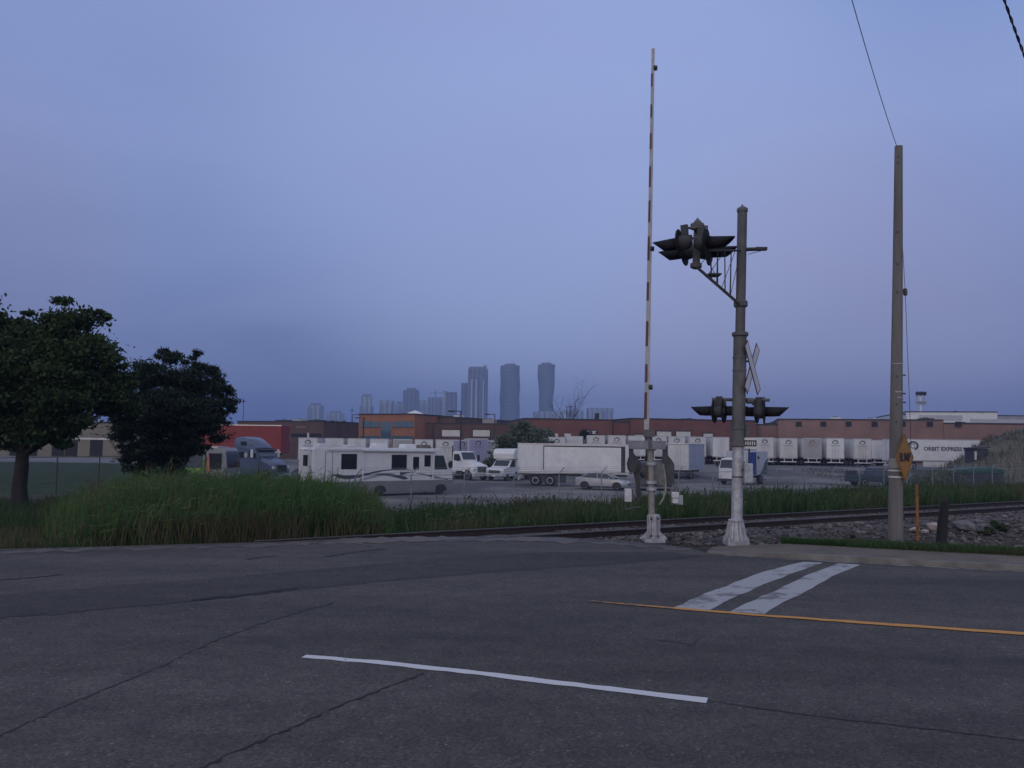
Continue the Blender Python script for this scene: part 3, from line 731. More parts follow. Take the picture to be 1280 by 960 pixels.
# base casting
mb = MB()
mb.lathe([(.2,0),(.2,.03),(.17,.035),(.125,.4),(.15,.41),(.15,.44),(.115,.445)],16,(0,0,0))
for k in range(8):
    a = k*math.pi/4+.2; c,s_ = math.cos(a),math.sin(a)
    mb.add([(c*.10,s_*.10,.03),(c*.225,s_*.225,.0),(c*.225,s_*.225,.05),(c*.15,s_*.15,.43),(c*.10,s_*.10,.43)],[(0,1,2,3,4)])
    mb.obox((c*.175,s_*.175,.22),(-s_*.012,c*.012,0),(c*.035,s_*.035,-.16),(c*.02,s_*.02,.005))
mb.box(-.215,.215,-.215,.215,-.06,.012)
base_o = part('base_casting',mb,SILV,mast)
mb = MB()
for sx in (-1,1):
    for sy in (-1,1): mb.lathe([(.03,0),(.03,.05),(.018,.052),(.018,.09)],8,(sx*.185,sy*.185,.012))
part('anchor_bolt',mb,GALV,base_o)
pipe('lower_pipe',650,553,.112,SILV,mast)
pipe('middle_pipe',556,416,.132,WEATH,mast)
up = pipe('upper_pipe',418,263,.098,WEATH,mast)
mb = MB(); c = Wm(mx_(263),263); mb.lathe([(.112,-.03),(.112,.03),(.08,.06),(.03,.085),(.015,.12),(.0,.125)],16,c); part('pole_cap',mb,WEATH,up,smooth=True)
mb = MB()
for y,r,h in ((418,.165,.06),(447,.142,.035),(463,.142,.035),(535,.145,.05),(556,.155,.05),(380,.14,.09)):
    c = Wm(mx_(y),y); mb.lathe([(r-.03,-h*.8),(r,-h/2),(r,h/2),(r-.03,h*.8)],18,c)
part('pole_collar',mb,WEATH,mast,smooth=True)
# flashing lamp head: faces +x in its own frame
def lamp_mesh():
    disc = MB(); disc.lathe([(.238,-.012),(.241,0),(.228,.014),(.1,.03)],28,(0,0,0),(1,0,0))
    house = MB(); house.lathe([(.13,-.01),(.135,-.07),(.12,-.15),(.075,-.2),(.03,-.21)],18,(0,0,0),(1,0,0)); house.box(-.16,-.04,-.03,.03,.12,.3)
    hood = MB(); n=14; L=.5
    ou=[];
    for k,(xx,rr_) in enumerate(((.02,.105),(.2,.102),(L,.096))):
        for j in range(n+1):
            a = mix(R(-62),R(242),j/n)
            x = xx if k<2 else xx - .2*(1-math.sin(a))*.5 - .02
            ou.append((x,rr_*math.cos(a),rr_*math.sin(a)))
    fs=[(i*(n+1)+j,i*(n+1)+j+1,(i+1)*(n+1)+j+1,(i+1)*(n+1)+j) for i in range(2) for j in range(n)]
    hood.add(ou,fs)
    lens = MB(); lens.lathe([(.095,.02),(.09,.045),(.06,.07),(.0,.078)],18,(0,0,0),(1,0,0))
    return disc.mesh('background_disc',LAMPB,True),house.mesh('housing',LAMPG,True),hood.mesh('hood',LAMPB,True),lens.mesh('lens',REDLENS,True)
LM = lamp_mesh()
def lamp(par, pos, yaw, pitch=0.0, sc=1.0):
    d = part('lamp_head',LM[0],None,par,loc=pos); d.rotation_euler=(0,pitch,yaw); d.scale=(sc*1.12,)*3
    for nm,me in (('housing',LM[1]),('hood',LM[2]),('lens',LM[3])):
        o = part(nm,me,None,d)
        if nm=='hood':
            so=o.modifiers.new('thick','SOLIDIFY'); so.thickness=.006
    return d
yl = R(152); yr = R(-27)
# upper cantilever cluster
mb = MB(); a,b = Wm(870,336),Wm(872,279); mb.tube([a,b],.075,14); mb.lathe([(.085,0),(.09,.04),(.06,.08),(.03,.11),(.0,.16)],14,b-Vector((0,0,.03)))
mb.lathe([(.14,-.05),(.14,.05)],12,Wm(871.5,283)); mb.lathe([(.12,-.04),(.12,.04)],12,Wm(870,332))
cpost = part('cantilever_post',mb,WEATH,mast,smooth=True)
RN = Vector((.315,.949,0))
cpos = Wm(871,291)
mb = MB(); mb.tube([cpos-RN*.45,cpos+RN*.45],.035,10)
for s_ in (-.42,.42):
    for lr in (-1,1):
        q = cpos+RN*s_; e = q+RD*(.25*lr); mb.tube([q,e,e-Vector((0,0,.12))],.028,8)
part('lamp_crossbar',mb,WEATH,mast,smooth=True)
for s_ in (-.42,.42):
    q = cpos+RN*s_+Vector((0,0,-.32))
    lamp(mast,q-RD*.3+Vector((0,0,.02)),yl,R(4),1.05); lamp(mast,q+RD*.22,yr,R(4),1.05)
# cantilever truss
tr = MB()
for dd in (-.14,.14):
    tr.tube([Wm(870,333,dd),Wm(924,380,dd*.9)],.032,8)
    tr.tube([Wm(874,314,dd),Wm(926,313,dd)],.022,8)
tr.tube([Wm(926,312,0),Wm(957,311,-.25)],.04,8)
tr.box(*(lambda p:(p.x-.1,p.x+.12,p.y-.05,p.y+.05,p.z-.03,p.z+.03))(Wm(951,311,-.2)))
for px in (888,897,906,914):
    yb = 333+(px-870)*47/54
    for dd in (-.14,.14): tr.tube([Wm(px,314,dd),Wm(px+rnd.uniform(-2,3),yb,dd)],.011,6)
    tr.tube([Wm(px,yb,-.14),Wm(px,yb,.14)],.014,6)
for (p,q) in (((876,330),(890,314)),((884,345),(906,314)),((902,360),(919,314)),((913,370),(923,325)),((880,318),(897,348)),((935,318),(957,312))):
    tr.tube([Wm(*p,-.14),Wm(*q,-.14)],.007,5)
pl_ = Wm(890,343); tr.box(pl_.x-.1,pl_.x+.16,pl_.y-.15,pl_.y+.15,pl_.z-.03,pl_.z)
part('cantilever_truss',tr,DKST,mast)
# lower lamp bar
mb = MB(); h0=-.06
mb.tube([Wm(890,499,.22),Wm(925,500,.18),Wm(962,500,.05)],.035,10)
for px,dd in ((893,.2),(906,.2),(942,.12),(955,.06)): mb.tube([Wm(px,499,dd),Wm(px,507,dd)],.03,8)
mb.lathe([(.06,-.06),(.06,.06)],10,Wm(937,501,-.02),(1,0,0))
part('lamp_crossbar',mb,WEATH,mast,smooth=True)
lamp(mast,Wm(893,514,.22),yl,0,.9); lamp(mast,Wm(905,514,.24),yr,0,.9)
lamp(mast,Wm(946,515,.30),yl,0,.9); lamp(mast,Wm(955,515,.02),yr+R(6),0,.9)
# crossbuck
hvec = Vector((.60,.80,0)); zvec=Vector((0,0,1)); nvec=hvec.cross(zvec).normalized()
if nvec.x<0: nvec=-nvec
cc = Wm(940,460,.12)
cb = None; CBW = mat('reflective_white',(0.66,0.65,0.63),.5,var=.08,scale=4); CBR = mat('faded_red_border',(0.11,0.03,0.03),.55)
for k,sg in enumerate((1,-1)):
    ax = (hvec*sg*.6+zvec*.8).normalized(); wv = ax.cross(nvec).normalized(); off = nvec*(.012*k)
    o = part('crossbuck_blade',MB().obox(cc+off,ax*.6,wv*.12,nvec*.004),CBR,mast)
    part('white_face',MB().obox(cc+off+nvec*.006,ax*.57,wv*.085,nvec*.0025).obox(cc+off-nvec*.0065,ax*.57,wv*.085,nvec*.002),CBW,o)
mb=MB(); mb.tube([Wm(924,451,0),Wm(940,452,.1)],.02,8); mb.tube([Wm(924,467,0),Wm(932,467,.08)],.02,8); part('crossbuck_bracket',mb,WEATH,mast)
# placard and signal boxes
pc = Wm(937.5,554,-.1)
o = part('number_placard',MB().obox(pc,Vector((.125,-.03,0)),Vector((.001,.004,0)),Vector((0,0,.11))),CBW,mast)
part('dark_band',MB().obox(pc+Vector((-.002,-.009,.0)),Vector((.122,-.029,0)),Vector((.001,.003,0)),Vector((0,0,.06))),BLACK,o)
mb=MB()
for i in range(5): mb.obox(pc+Vector((-.085+.042*i,-.0165+.0*i,-.002))+Vector((0,-.01*(-2+i)*.9,0)),Vector((.011,-.002,0)),Vector((0,.002,0)),Vector((0,0,.033+.006*(i%2))))
part('white_marks',mb,CBW,o)
mb=MB(); q=Wm(934,538,-.02); mb.box(q.x-.05,q.x+.05,q.y-.05,q.y+.05,q.z-.17,q.z+.1); mb.tube([Wm(926,531),Wm(936,531)],.03,8); part('placard_bracket',mb,WEATH,mast)
q=Wm(935,591,-.12); mb=MB(); mb.box(q.x-.085,q.x+.085,q.y-.07,q.y+.07,q.z-.21,q.z+.19); bx=part('junction_box',mb,GALV,mast,bevel=.012)
mb=MB(); mb.box(q.x-.07,q.x+.07,q.y-.082,q.y-.0705,q.z-.19,q.z+.17); part('box_door',mb,GALV,bx,bevel=.004)
mb=MB(); c=Wm(mx_(596),596); mb.lathe([(.118,-.012),(.118,.012)],18,c); mb.tube([Wm(928,587,-.1),Wm(931,587,-.12)],.02,6); mb.tube([q+Vector((.02,0,.19)),q+Vector((.025,.02,.4)),Wm(938,553,.02),Wm(933,553,0)],.016,8); part('conduit',mb,DKST,mast)

# ------------------------------------------------------------------ crossing gate
bg = gnd(817,674,-.02); dg_ = bg.y
def Wg(px,py,dd=0.0): return at(px,py,dg_+dd)-bg
gate = thing('crossing_gate','railway crossing gate with its striped arm raised upright','crossing gate',bg)
mb=MB()
mb.box(-.2,.2,-.2,.2,-.05,.02); mb.lathe([(.105,.02),(.1,.46),(.12,.465),(.12,.5),(.08,.505)],12)
for k in range(8):
    a=k*math.pi/4; c,s_=math.cos(a),math.sin(a)
    mb.add([(c*.09,s_*.09,.02),(c*.27,s_*.27,.0),(c*.27,s_*.27,.035),(c*.13,s_*.13,.16),(c*.115,s_*.115,.46),(c*.09,s_*.09,.46)],[(0,1,2,3,4,5)])
    mb.obox((c*.12,s_*.12,.28),(-s_*.02,c*.02,0),(c*.012,s_*.012,0),(0,0,.2))
bo=part('base_casting',mb,SILV,gate)
mb=MB()
for sx,sz in ((-1,.42),(1,.42),(-1,.08),(1,.08)): mb.lathe([(.02,0),(.02,.03)],8,(sx*.07,-.11,sz),(0,-1,0))
part('anchor_bolt',mb,DKST,bo)
def gx_(y): return mix(814.5,812,(650-y)/(100))
PALEST = mat('pale_pipe',(0.30,0.28,0.235),.6,.2,var=.25,scale=6,bump=.1)
mb=MB(); mb.tube([Wg(814.8,652),Wg(813,556)],.068,14); part('gate_post',mb,PALEST,gate,smooth=True)
for y,r,h in ((580,.1,.05),(603,.115,.05),(611,.105,.06),(560,.1,.1)):
    part('post_clamp',MB().lathe([(r-.02,-h/2-.01),(r,-h/2),(r,h/2),(r-.02,h/2+.01)],14,Wg(gx_(y)+1,y)),SILV,gate,smooth=True)
# mechanism housing behind
q=Wg(817,592,.25); mb=MB(); mb.box(q.x-.3,q.x+.3,q.y-.16,q.y+.16,q.z-.26,q.z+.25); part('gate_mechanism',mb,mat('mechanism_grey',(0.20,0.20,0.205),.6,.2,var=.3,scale=6),gate,bevel=.03)
mb=MB(); mb.tube([Wg(799,612,.2),Wg(838,612,.2)],.022,8); mb.tube([Wg(801,590,-.02),Wg(806,596,-.02)],.05,10); part('drive_shaft',mb,DKST,gate)
# cross yoke and two curved counterweight arms
YK=mat('yoke_grey',(0.24,0.245,0.26),.55,.3,var=.2,scale=5)
q0,q1=Wg(786,556,-.12),Wg(832,556,-.12)
part('yoke',MB().box(q0.x,q1.x,q0.y-.05,q0.y+.05,q0.z-.085,q0.z+.09),YK,gate,bevel=.01)
def plate(pts,dd,th,name,mt):
    n=len(pts); A=[Wg(x,y,dd-th/2) for x,y in pts]; B=[Wg(x,y,dd+th/2) for x,y in pts]
    mb=MB(); mb.add(A+B,[tuple(range(n)),tuple(range(2*n-1,n-1,-1))]+[(i,i+n,(i+1)%n+n,(i+1)%n) for i in range(n)])
    return part(name,mb,mt,gate,bevel=.006)
plate([(786,557),(791,557),(792,566),(797,573),(802,579),(800,587),(800,600),(801,614),(802,626),(797,629),(795,616),(794,600),(791,588),(785,585),(783,580),(786,570)],-.1,.07,'counterweight_arm',DKST)
plate([(828,557),(834,557),(834,568),(839,574),(843,580),(843,590),(843,603),(838,610),(833,606),(832,594),(831,582),(827,576),(828,566)],.1,.09,'counterweight_arm',mat('arm_dark',(0.075,0.077,0.083),.55,.3,var=.2,scale=6))
mb=MB(); q=Wg(786,584,-.12); mb.lathe([(.1,-.09),(.1,.09)],12,q+Vector((.08,0,0)),(0,1,0)); part('counterweight',mb,DKST,gate)
mb=MB(); mb.tube([Wg(829,580,-.06),Wg(832,600,-.06),Wg(832,612,-.07),Wg(829,624,-.06),Wg(824,631,-.05)],.022,8)
mb.tube([Wg(793,594,.0),Wg(795,610,.02),Wg(796,622,.05)],.016,8); part('cable_conduit',mb,PALEST,gate,smooth=True)
# small white boxes
for nm,(x0,y0,x1,y1),dd in (('relay_box',(781,611,789,627),-.05),('relay_box',(839,615,848,622),-.05),('relay_box',(840,623,847,629),-.06),('relay_box',(846,619,853,631),.08)):
    a,b=Wg(x0,y1,dd),Wg(x1,y0,dd); part(nm,MB().box(a.x,b.x,a.y-.07,a.y+.07,a.z,b.z),(GALV if x0==846 else mat('white_box',(0.62,0.61,0.58),.5,var=.15,scale=7)),gate,bevel=.008)
mb=MB(); a,b=Wg(782,636),Wg(789,628)
for p,q in (((782,628),(782,636)),((789,628),(789,636)),((782,636),(789,636)),((789,611),(795,630)),((789,634),(801,634)),((838,611),(838,631)),((838,631),(853,631)),((843,605),(843,616)),((838,605),(846,605))):
    mb.tube([Wg(*p,-.02),Wg(*q,-.02)],.011,6)
part('box_frame',mb,WEATH,gate)
# arm: sleeve then striped board
mb=MB(); mb.tube([Wg(812.5,560,-.1),Wg(809,537,-.1)],[.085,.07],10); a=Wg(808.5,540,-.16); mb.box(a.x-.06,a.x+.15,a.y-.05,a.y+.05,a.z-.1,a.z+.05); part('arm_sleeve',mb,WEATH,gate)
a0,a1=Wg(808,541,-.14),Wg(816.5,61,-.14); L_=(a1-a0).length; dv=(a1-a0)/L_; sv=dv.cross(Vector((0,1,0))).normalized()
arm=part('gate_arm',MB().loft([[a0+sv*(w*s1)+Vector((0,.02*s2,0)) for s1,s2 in ((-1,-1),(1,-1),(1,1),(-1,1))] for a0,w in ((a0,.05),(a1,.03))]),mat('arm_white',(0.43,0.43,0.43),.5,var=.2,scale=4),gate)
ARED=mat('arm_dark_red',(0.13,0.045,0.042),.5,var=.3,scale=5)
for i,(ya,yb) in enumerate(((525,492),(480,458),(436,405),(380,357),(330,300),(282,255),(238,212),(190,170),(150,133),(110,93))):
    f=lambda y:(541-y)/480.0
    c0,c1=a0+dv*L_*f(ya),a0+dv*L_*f(yb); w0=mix(.05,.03,f(ya)); w1=mix(.05,.03,f(yb))
    secs=[]
    for c,w in ((c0,w0),(c1,w1)): secs.append([c+sv*(w*s1)+Vector((0,.0225*s2,0)) for s1,s2 in ((.02,-1),(1.06,-1),(1.06,1),(.02,1))])
    part('red_stripe',MB().loft(secs),ARED,arm)
for (px,py) in ((819,85),(815,311),(813,484)):
    c=Wg(px,py,-.14); part('arm_lamp',MB().lathe([(.05,-.04),(.055,0),(.05,.04)],12,c,(1,0,0)).obox(c-Vector((.03,0,0)),(.03,0,0),(0,.015,0),(0,0,.02)),DKST,arm)

# ------------------------------------------------------------------ utility pole, signs, posts, wires
bp = gnd(1119,674,-.05); dp = bp.y
def Wp(px,py,dd=0.0): return at(px,py,dp+dd)-bp
up_ = thing('utility_pole','tall grey weathered utility pole standing at the right behind the pavement','utility pole',bp)
POLEW = mat('weathered_pole',(0.2,0.187,0.168),.9,var=.25,scale=5,col2=(0.14,0.13,0.118),bump=.4,stretch=(1,1,.12))
mb=MB(); mb.tube([Wp(1119.3,680),Wp(1120.5,500),Wp(1122,350),Wp(1123.3,183)],[.155,.125,.105,.083],20); part('pole',mb,POLEW,up_,smooth=True)
mb=MB(); 
for y in (196,203,290,330,365,470,505,527): mb.lathe([(.014,0),(.014,.03)],8,Wp(1122.5-(y-183)*.006,y,-.13+(490-y)*.0001),(0,-1,0))
for y in (469,492,503,518): mb.lathe([(.016,0),(.016,.05)],8,Wp(1129,y,-.02),(1,0,0))
part('bolt',mb,DKST,up_)
mb=MB()
for y in (455,490,497): mb.lathe([(.127,-.01),(.127,.01)],20,Wp(1120.9,y)); 
part('steel_strap',mb,GALV,up_)
LBL=mat('pale_label',(0.40,0.385,0.34),.7,var=.2,scale=8,col2=(0.26,0.25,0.22)); LBW=mat('white_band',(0.6,0.6,0.57),.6)
mb=MB(); mb.lathe([(.146,-.1),(.146,.1)],20,Wp(1119.8,579)); part('pale_band',mb,LBL,up_)
mb=MB(); mb.lathe([(.149,-.018),(.149,.018)],20,Wp(1119.8,588)); mb.lathe([(.149,-.018),(.149,.018)],20,Wp(1119.8,596)); part('white_band',mb,LBW,up_)
# guy line down the right side with insulator
gl=thing('guy_wire','thin guy wire with an insulator running down the right side of the utility pole','guy wire',bp)
g0,g1,g2=Wp(1128,305,.02),Wp(1131.5,365,.1),Wp(1139,560,2.2)
part('wire',MB().tube([g0,g1,g2],.006,5),DKST,gl); part('insulator',MB().lathe([(.03,-.08),(.045,-.05),(.045,.05),(.03,.08)],10,g1,(g1-g0)),WEATH,gl)
# diamond sign
ds=at(1131,572,dp-.12); sg=thing('diamond_sign','yellow diamond warning sign lettered BUMP, turned nearly edge on beside the utility pole','road sign',ds)
hv=Vector((.571,.821,0)); hv=Vector((math.cos(R(45)),math.sin(R(45)),0)); nv=Vector((hv.y,-hv.x,0))
def dia(mb,r,off,th): 
    A=[hv*r+nv*off,zvec*r+nv*off,-hv*r+nv*off,-zvec*r+nv*off]; B=[p+nv*th for p in A]
    mb.add(A+B,[(0,1,2,3),(7,6,5,4)]+[(i,(i+1)%4,(i+1)%4+4,i+4) for i in range(4)]); return mb
SY=mat('sign_amber',(0.42,0.19,0.015),.45,var=.1,scale=4)
pn=part('sign_panel',dia(MB(),.53,0,.004),SY,sg)
bd=MB(); r1,r2_=.5,.48
A=[hv*r1,zvec*r1,-hv*r1,-zvec*r1,hv*r2_,zvec*r2_,-hv*r2_,-zvec*r2_]; A=[p+nv*.006 for p in A]
bd.add(A,[(i,(i+1)%4,(i+1)%4+4,i+4) for i in range(4)]); part('border',bd,BLACK,pn)
tm=text_mesh('BUMP',.26,BLACK,.002,bold=.006)
mt_=Matrix((( hv.x,0,nv.x,0),(hv.y,0,nv.y,0),(0,1,0,0),(0,0,0,1)))
xform(tm,Matrix.Translation(nv*.0075)@mt_); part('lettering',tm,None,pn)
part('bracket',MB().tube([nv*-.002+Vector((0,0,.15)),Vector((-.2,.12,.15))],.018,6).tube([nv*-.002+Vector((0,0,-.15)),Vector((-.2,.12,-.15))],.018,6),GALV,sg)
# marker post and leaning timber
bq=gnd(1147,671,-.08); mk=thing('marker_post','slim rusty orange marker post standing in the trackside stones','marker post',bq)
q=at(1146,608,bq.y)-bq; part('post',MB().tube([Vector((0,0,-.1)),q],[.036,.03],8),mat('orange_post',(0.32,0.135,0.03),.7,var=.4,scale=7),mk); part('post_cap',MB().lathe([(.033,0),(.036,.02),(.02,.05),(0,.055)],8,q),mat('orange_post_top',(0.2,0.1,0.04),.7),mk)
bq=gnd(1176,676,-.05); q=at(1181,626,bq.y)-bq
tp=part('timber_post',MB().loft([[Vector((sx*.085,sy*.07,-.15)) for sx,sy in ((-1,-1),(1,-1),(1,1),(-1,1))],[q*.5+Vector((sx*.08,sy*.07,0)) for sx,sy in ((-1,-1),(1,-1),(1,1),(-1,1))],[q+Vector((sx*.06,sy*.06,sx*.02)) for sx,sy in ((-1,-1),(1,-1),(1,1),(-1,1))],[q+Vector((.0,.0,.07)) for sx in range(4)]]),mat('charred_timber',(0.022,0.02,0.022),.95,var=.4,scale=6,bump=.7,stretch=(1,1,.2)),bevel=.008); tp.location=bq
tag(tp,'short blackened timber post leaning to the right in the trackside stones','timber post')
# overhead wires
def sagwire(name,a,b,sag,r,lab,n=14,mt=DKST):
    pts=[a.lerp(b,i/n)-Vector((0,0,sag*4*(i/n)*(1-i/n))) for i in range(n+1)]
    o=part(name,MB().tube([p-a for p in pts],r,5),mt); o.location=a; return tag(o,lab,'wire')
sagwire('overhead_wire',at(1121,183,dp),at(1040,-90,dp-6.5),.12,.007,'thin overhead wire rising from the top of the utility pole')
pts=[]; a,b=at(1235,-60,11),at(1330,190,15)
mb=MB()
for ph in (0,math.pi):
    mb.tube([a.lerp(b,i/60)-a+Vector((.016*math.cos(i*1.3+ph),0,.016*math.sin(i*1.3+ph)))-Vector((0,0,.5*4*(i/60)*(1-i/60)*.3)) for i in range(61)],.011,5)
o=part('twisted_cable',mb,BLACK); o.location=a; tag(o,'thick twisted black cable crossing the top right corner','cable')

# ------------------------------------------------------------------ vehicle parts
def wheel(par,x,y,r,w,rimmat=ALU,dual=False):
    sg=1 if y>0 else -1
    t=MB(); t.lathe([(r*.55,-w/2),(r*.93,-w/2),(r,-w*.36),(r,w*.36),(r*.93,w/2),(r*.55,w/2)],20,(0,0,0),(0,1,0))
    o=part('wheel',t,RUB,par,smooth=True,loc=(x,y,r))
    m_=MB(); m_.lathe([(r*.57,-w*.5),(r*.57,w*.5),(r*.5,w*.52),(r*.42,w*.3),(r*.15,w*.34),(r*.12,w*.45),(0,w*.46)] if sg>0 else [(0,-w*.46),(r*.12,-w*.45),(r*.15,-w*.34),(r*.42,-w*.3),(r*.5,-w*.52),(r*.57,-w*.5),(r*.57,w*.5)],16,(0,0,0),(0,1,0))
    part('rim',m_,rimmat,o,smooth=True); return o
LITE=mat('tail_lamp_red',(0.25,0.015,0.012),.3); AMB=mat('amber_lamp',(0.4,0.15,0.02),.3); HEAD=mat('headlamp_glass',(0.5,0.52,0.55),.1)
LOGO=mat('logo_dark_blue',(0.05,0.06,0.09),.5); LOGOG=mat('logo_grey',(0.14,0.14,0.15),.6); LOGOR=mat('faded_red_print',(0.22,0.11,0.1),.6)
def ring(mb,c,u,v,ro,ri,n=24,a0=0,a1=360,squash=1.0):
    P=[]
    for k in range(n+1):
        a=R(mix(a0,a1,k/n)); P.append(c+u*(ro*math.cos(a))+v*(ro*squash*math.sin(a))); P.append(c+u*(ri*math.cos(a))+v*(ri*squash*math.sin(a)))
    mb.add(P,[(2*k,2*k+1,2*k+3,2*k+2) for k in range(n)])
TXT1=text_mesh('ORBIT EXPRESS',.2,LOGO,.003)
def semi_trailer(lab,loc,rz,L=14.5,H=4.1,skin=WHITE2,door=OFFW,logo=True,logom=LOGO,group=None,gear=True,side=None):
    """dry van trailer; rear doors face local -x"""
    t=thing('semi_trailer',lab,'trailer',loc,rz,group); W=1.29; z0=1.15
    b=MB(); b.box(0,L,-W,W,z0,H); bo=part('body',b,skin,t,bevel=.03)
    rl=MB(); 
    for y in (-W-.006,W+.006): rl.box(-.01,L,y-.012,y+.012,z0-.02,z0+.14); rl.box(-.01,L,y-.012,y+.012,H-.1,H+.012)
    rl.box(-.03,.02,-W-.012,W+.012,H-.12,H+.014); rl.box(-.03,.02,-W-.012,-W+.07,z0,H-.121); rl.box(-.03,.02,W-.07,W+.012,z0,H-.121); rl.box(-.03,.02,-W,W,z0-.12,z0+.06)
    part('frame_rail',rl,ALU,bo)
    for s in (-1,1):
        d=part('rear_door',MB().box(-.04,-.002,min(s*.012,s*1.2),max(s*.012,s*1.2),z0+.07,H-.13),door,t)
        bars=MB(); 
        for yy in (.12,.42): bars.tube([(-.06,s*yy,z0+.1),(-.06,s*yy,H-.18)],.016,6)
        part('lock_bar',bars,ALU,d)
    if logo:
        m_=MB(); c=Vector((-.047,0,H-.62)); u=Vector((0,-1,0)); v=Vector((0,0,1))
        ring(m_,c,u,v,.44,.3,26,-95,235,.62); ring(m_,c+Vector((-.004,.06,.04)),u,v,.5,.38,20,20,110,.62)
        part('logo',m_,logom,t)
        tm=TXT1.copy(); tm.materials.clear(); tm.materials.append(logom)
        xform(tm,Matrix(((0,0,-1,-.048),(-1,0,0,0),(0,1,0,H-1.12),(0,0,0,1)))); part('lettering',tm,None,t)
    fr=MB()
    for y in (-.5,.5): fr.box(.3,L-.5,y-.06,y+.06,z0-.22,z0-.001)
    for x in (1.6,2.9): fr.tube([(x,-1,.5),(x,1,.5)],.07,8)
    fr.box(.9,3.6,-.58,.58,.55,.9)
    part('chassis',fr,DKST,t)
    gd=MB(); gd.box(.0,.1,-1.15,1.15,.5,.62); 
    for y in (-.6,.6): gd.box(.02,.08,y-.05,y+.05,.62,z0-.13)
    part('underride_guard',gd,WHITE,t)
    for s in (-1,1):
        part('tail_lamp',MB().box(-.045,-.031,s*1.0-.14,s*1.0+.14,z0-.1,z0-.02),LITE,t)
        for x in (1.6,2.9): wheel(t,x,s*1.0,.5,.5,WHITE)
    if gear:
        lg=MB(); 
        for y in (-.7,.7): lg.box(L-3.1,L-2.95,y-.07,y+.07,.12,z0-.02); lg.box(L-3.2,L-2.85,y-.14,y+.14,.06,.12)
        part('landing_gear',lg,DKST,t)
    return t
def face_cam(px,d):     # yaw so that local -x (tail) points back at the camera
    p=at(px,hor(px),d); return math.atan2(p.y,p.x)

# row on the right: tails to the camera
GR='trailers backed up in the row before the long brick building'
for (px,d,lab,door,lm,Hh) in (
    (956,119,'off white trailer tail with round logo, first of the row right of the signal mast',OFFW,LOGO,4.1),
    (985.5,119,'second logo trailer right of the mast, between the first and the dirty grey one',OFFW,LOGO,4.05),
    (1015.5,118,'dirty grey trailer tail with faded red lettering, third in the row right of the mast',GREYT,LOGOR,4.1),
    (1044,118,'cleanest white trailer tail with round logo, directly right of the dirty grey one',WHITE,LOGO,4.15),
    (1078,117.5,'off white trailer tail with round logo, last one left of the utility pole',OFFW,LOGO,4.1)):
    p=plot(px,d); semi_trailer(lab,p,R(90-5)+(0),13.6,Hh,WHITE2,door,True,lm,GR)
for (px,d,lab,sk) in ((971,121,'narrow tall white unit between the first and second logo trailers, set back in the row',WHITE2),(1061,126,'grey trailer set back between the clean white tail and the last logo tail',GREYT),(1030,126,'white trailer set back between the grey tail and the clean white tail',WHITE2),(1000,126,'white trailer set back between the cream tail and the dirty grey tail',WHITE2),(1098,124,'white trailer half hidden left behind the utility pole',WHITE2)):
    p=plot(px,d); semi_trailer(lab,p,R(86),12,4.0,sk,sk,False,LOGO,GR)
# row in the middle
GM='trailers lined up in front of the middle red brick warehouse'
for (px,d,lab,door,lg) in ((673,119,'logo trailer tail above the left end of the big white trailer, touching the tree',OFFW,True),(696,119,'logo trailer tail second from the grey-green tree, above the big white trailer',OFFW,True),(718,121,'plain white trailer tail without logo above the middle of the big white trailer',WHITE2,False),(745,119,'logo trailer tail third from the tree, just left of the gate',OFFW,True),(771,119,'logo trailer tail nearest left of the raised gate arm',OFFW,True),(823,121,'logo trailer tail behind the gate yoke, just right of the gate post',OFFW,True),(846,121,'logo trailer tail under the second white dock door right of the gate',OFFW,True),(872,121,'logo trailer tail whose side shows, left of the plain pair beside the mast',OFFW,True),(901,121,'plain white trailer tail just left of the signal mast',WHITE2,False),(796,121,'plain white trailer tail half hidden by the gate post',WHITE2,False)):
    p=plot(px,d); semi_trailer(lab,p,R(87 if px<800 else 93),13,4.1,WHITE2,door,lg,LOGO,GM)
# row behind the motorhome
GL='trailers lined up behind the motorhome'
PURP=mat('lilac_print',(0.28,0.28,0.42),.5); 
for (px,d,lab,sk,lg) in ((385,112,'white trailer tail with small logo showing just left above the motorhome rear',WHITE2,True),(418,114,'white trailer above the motorhome roof, second from the left',WHITE2,False),(446,114,'white trailer above the motorhome roof, third from the left',WHITE2,False),(474,114,'white trailer above the middle of the motorhome roof',WHITE2,False),(503,114,'grey trailer above the motorhome door',GREYT,False),(530,114,'white trailer above the motorhome cab',WHITE2,True),(557,110,'white trailer tail with dark logo immediately right of the motorhome cab',OFFW,True),(578,110,'lilac fronted trailer with dark ring print, behind the day cab truck',PURP,True),(598,107,'tall lilac trailer with big dark ring beside the grey-green tree',PURP,True),(612,112,'white trailer partly hidden by the left of the grey-green tree',WHITE2,True)):
    p=plot(px,d); Hh=4.1 if px!=598 else 4.3; semi_trailer(lab,p,R(96),12.5,Hh,WHITE2,sk,lg,LOGO,GL)
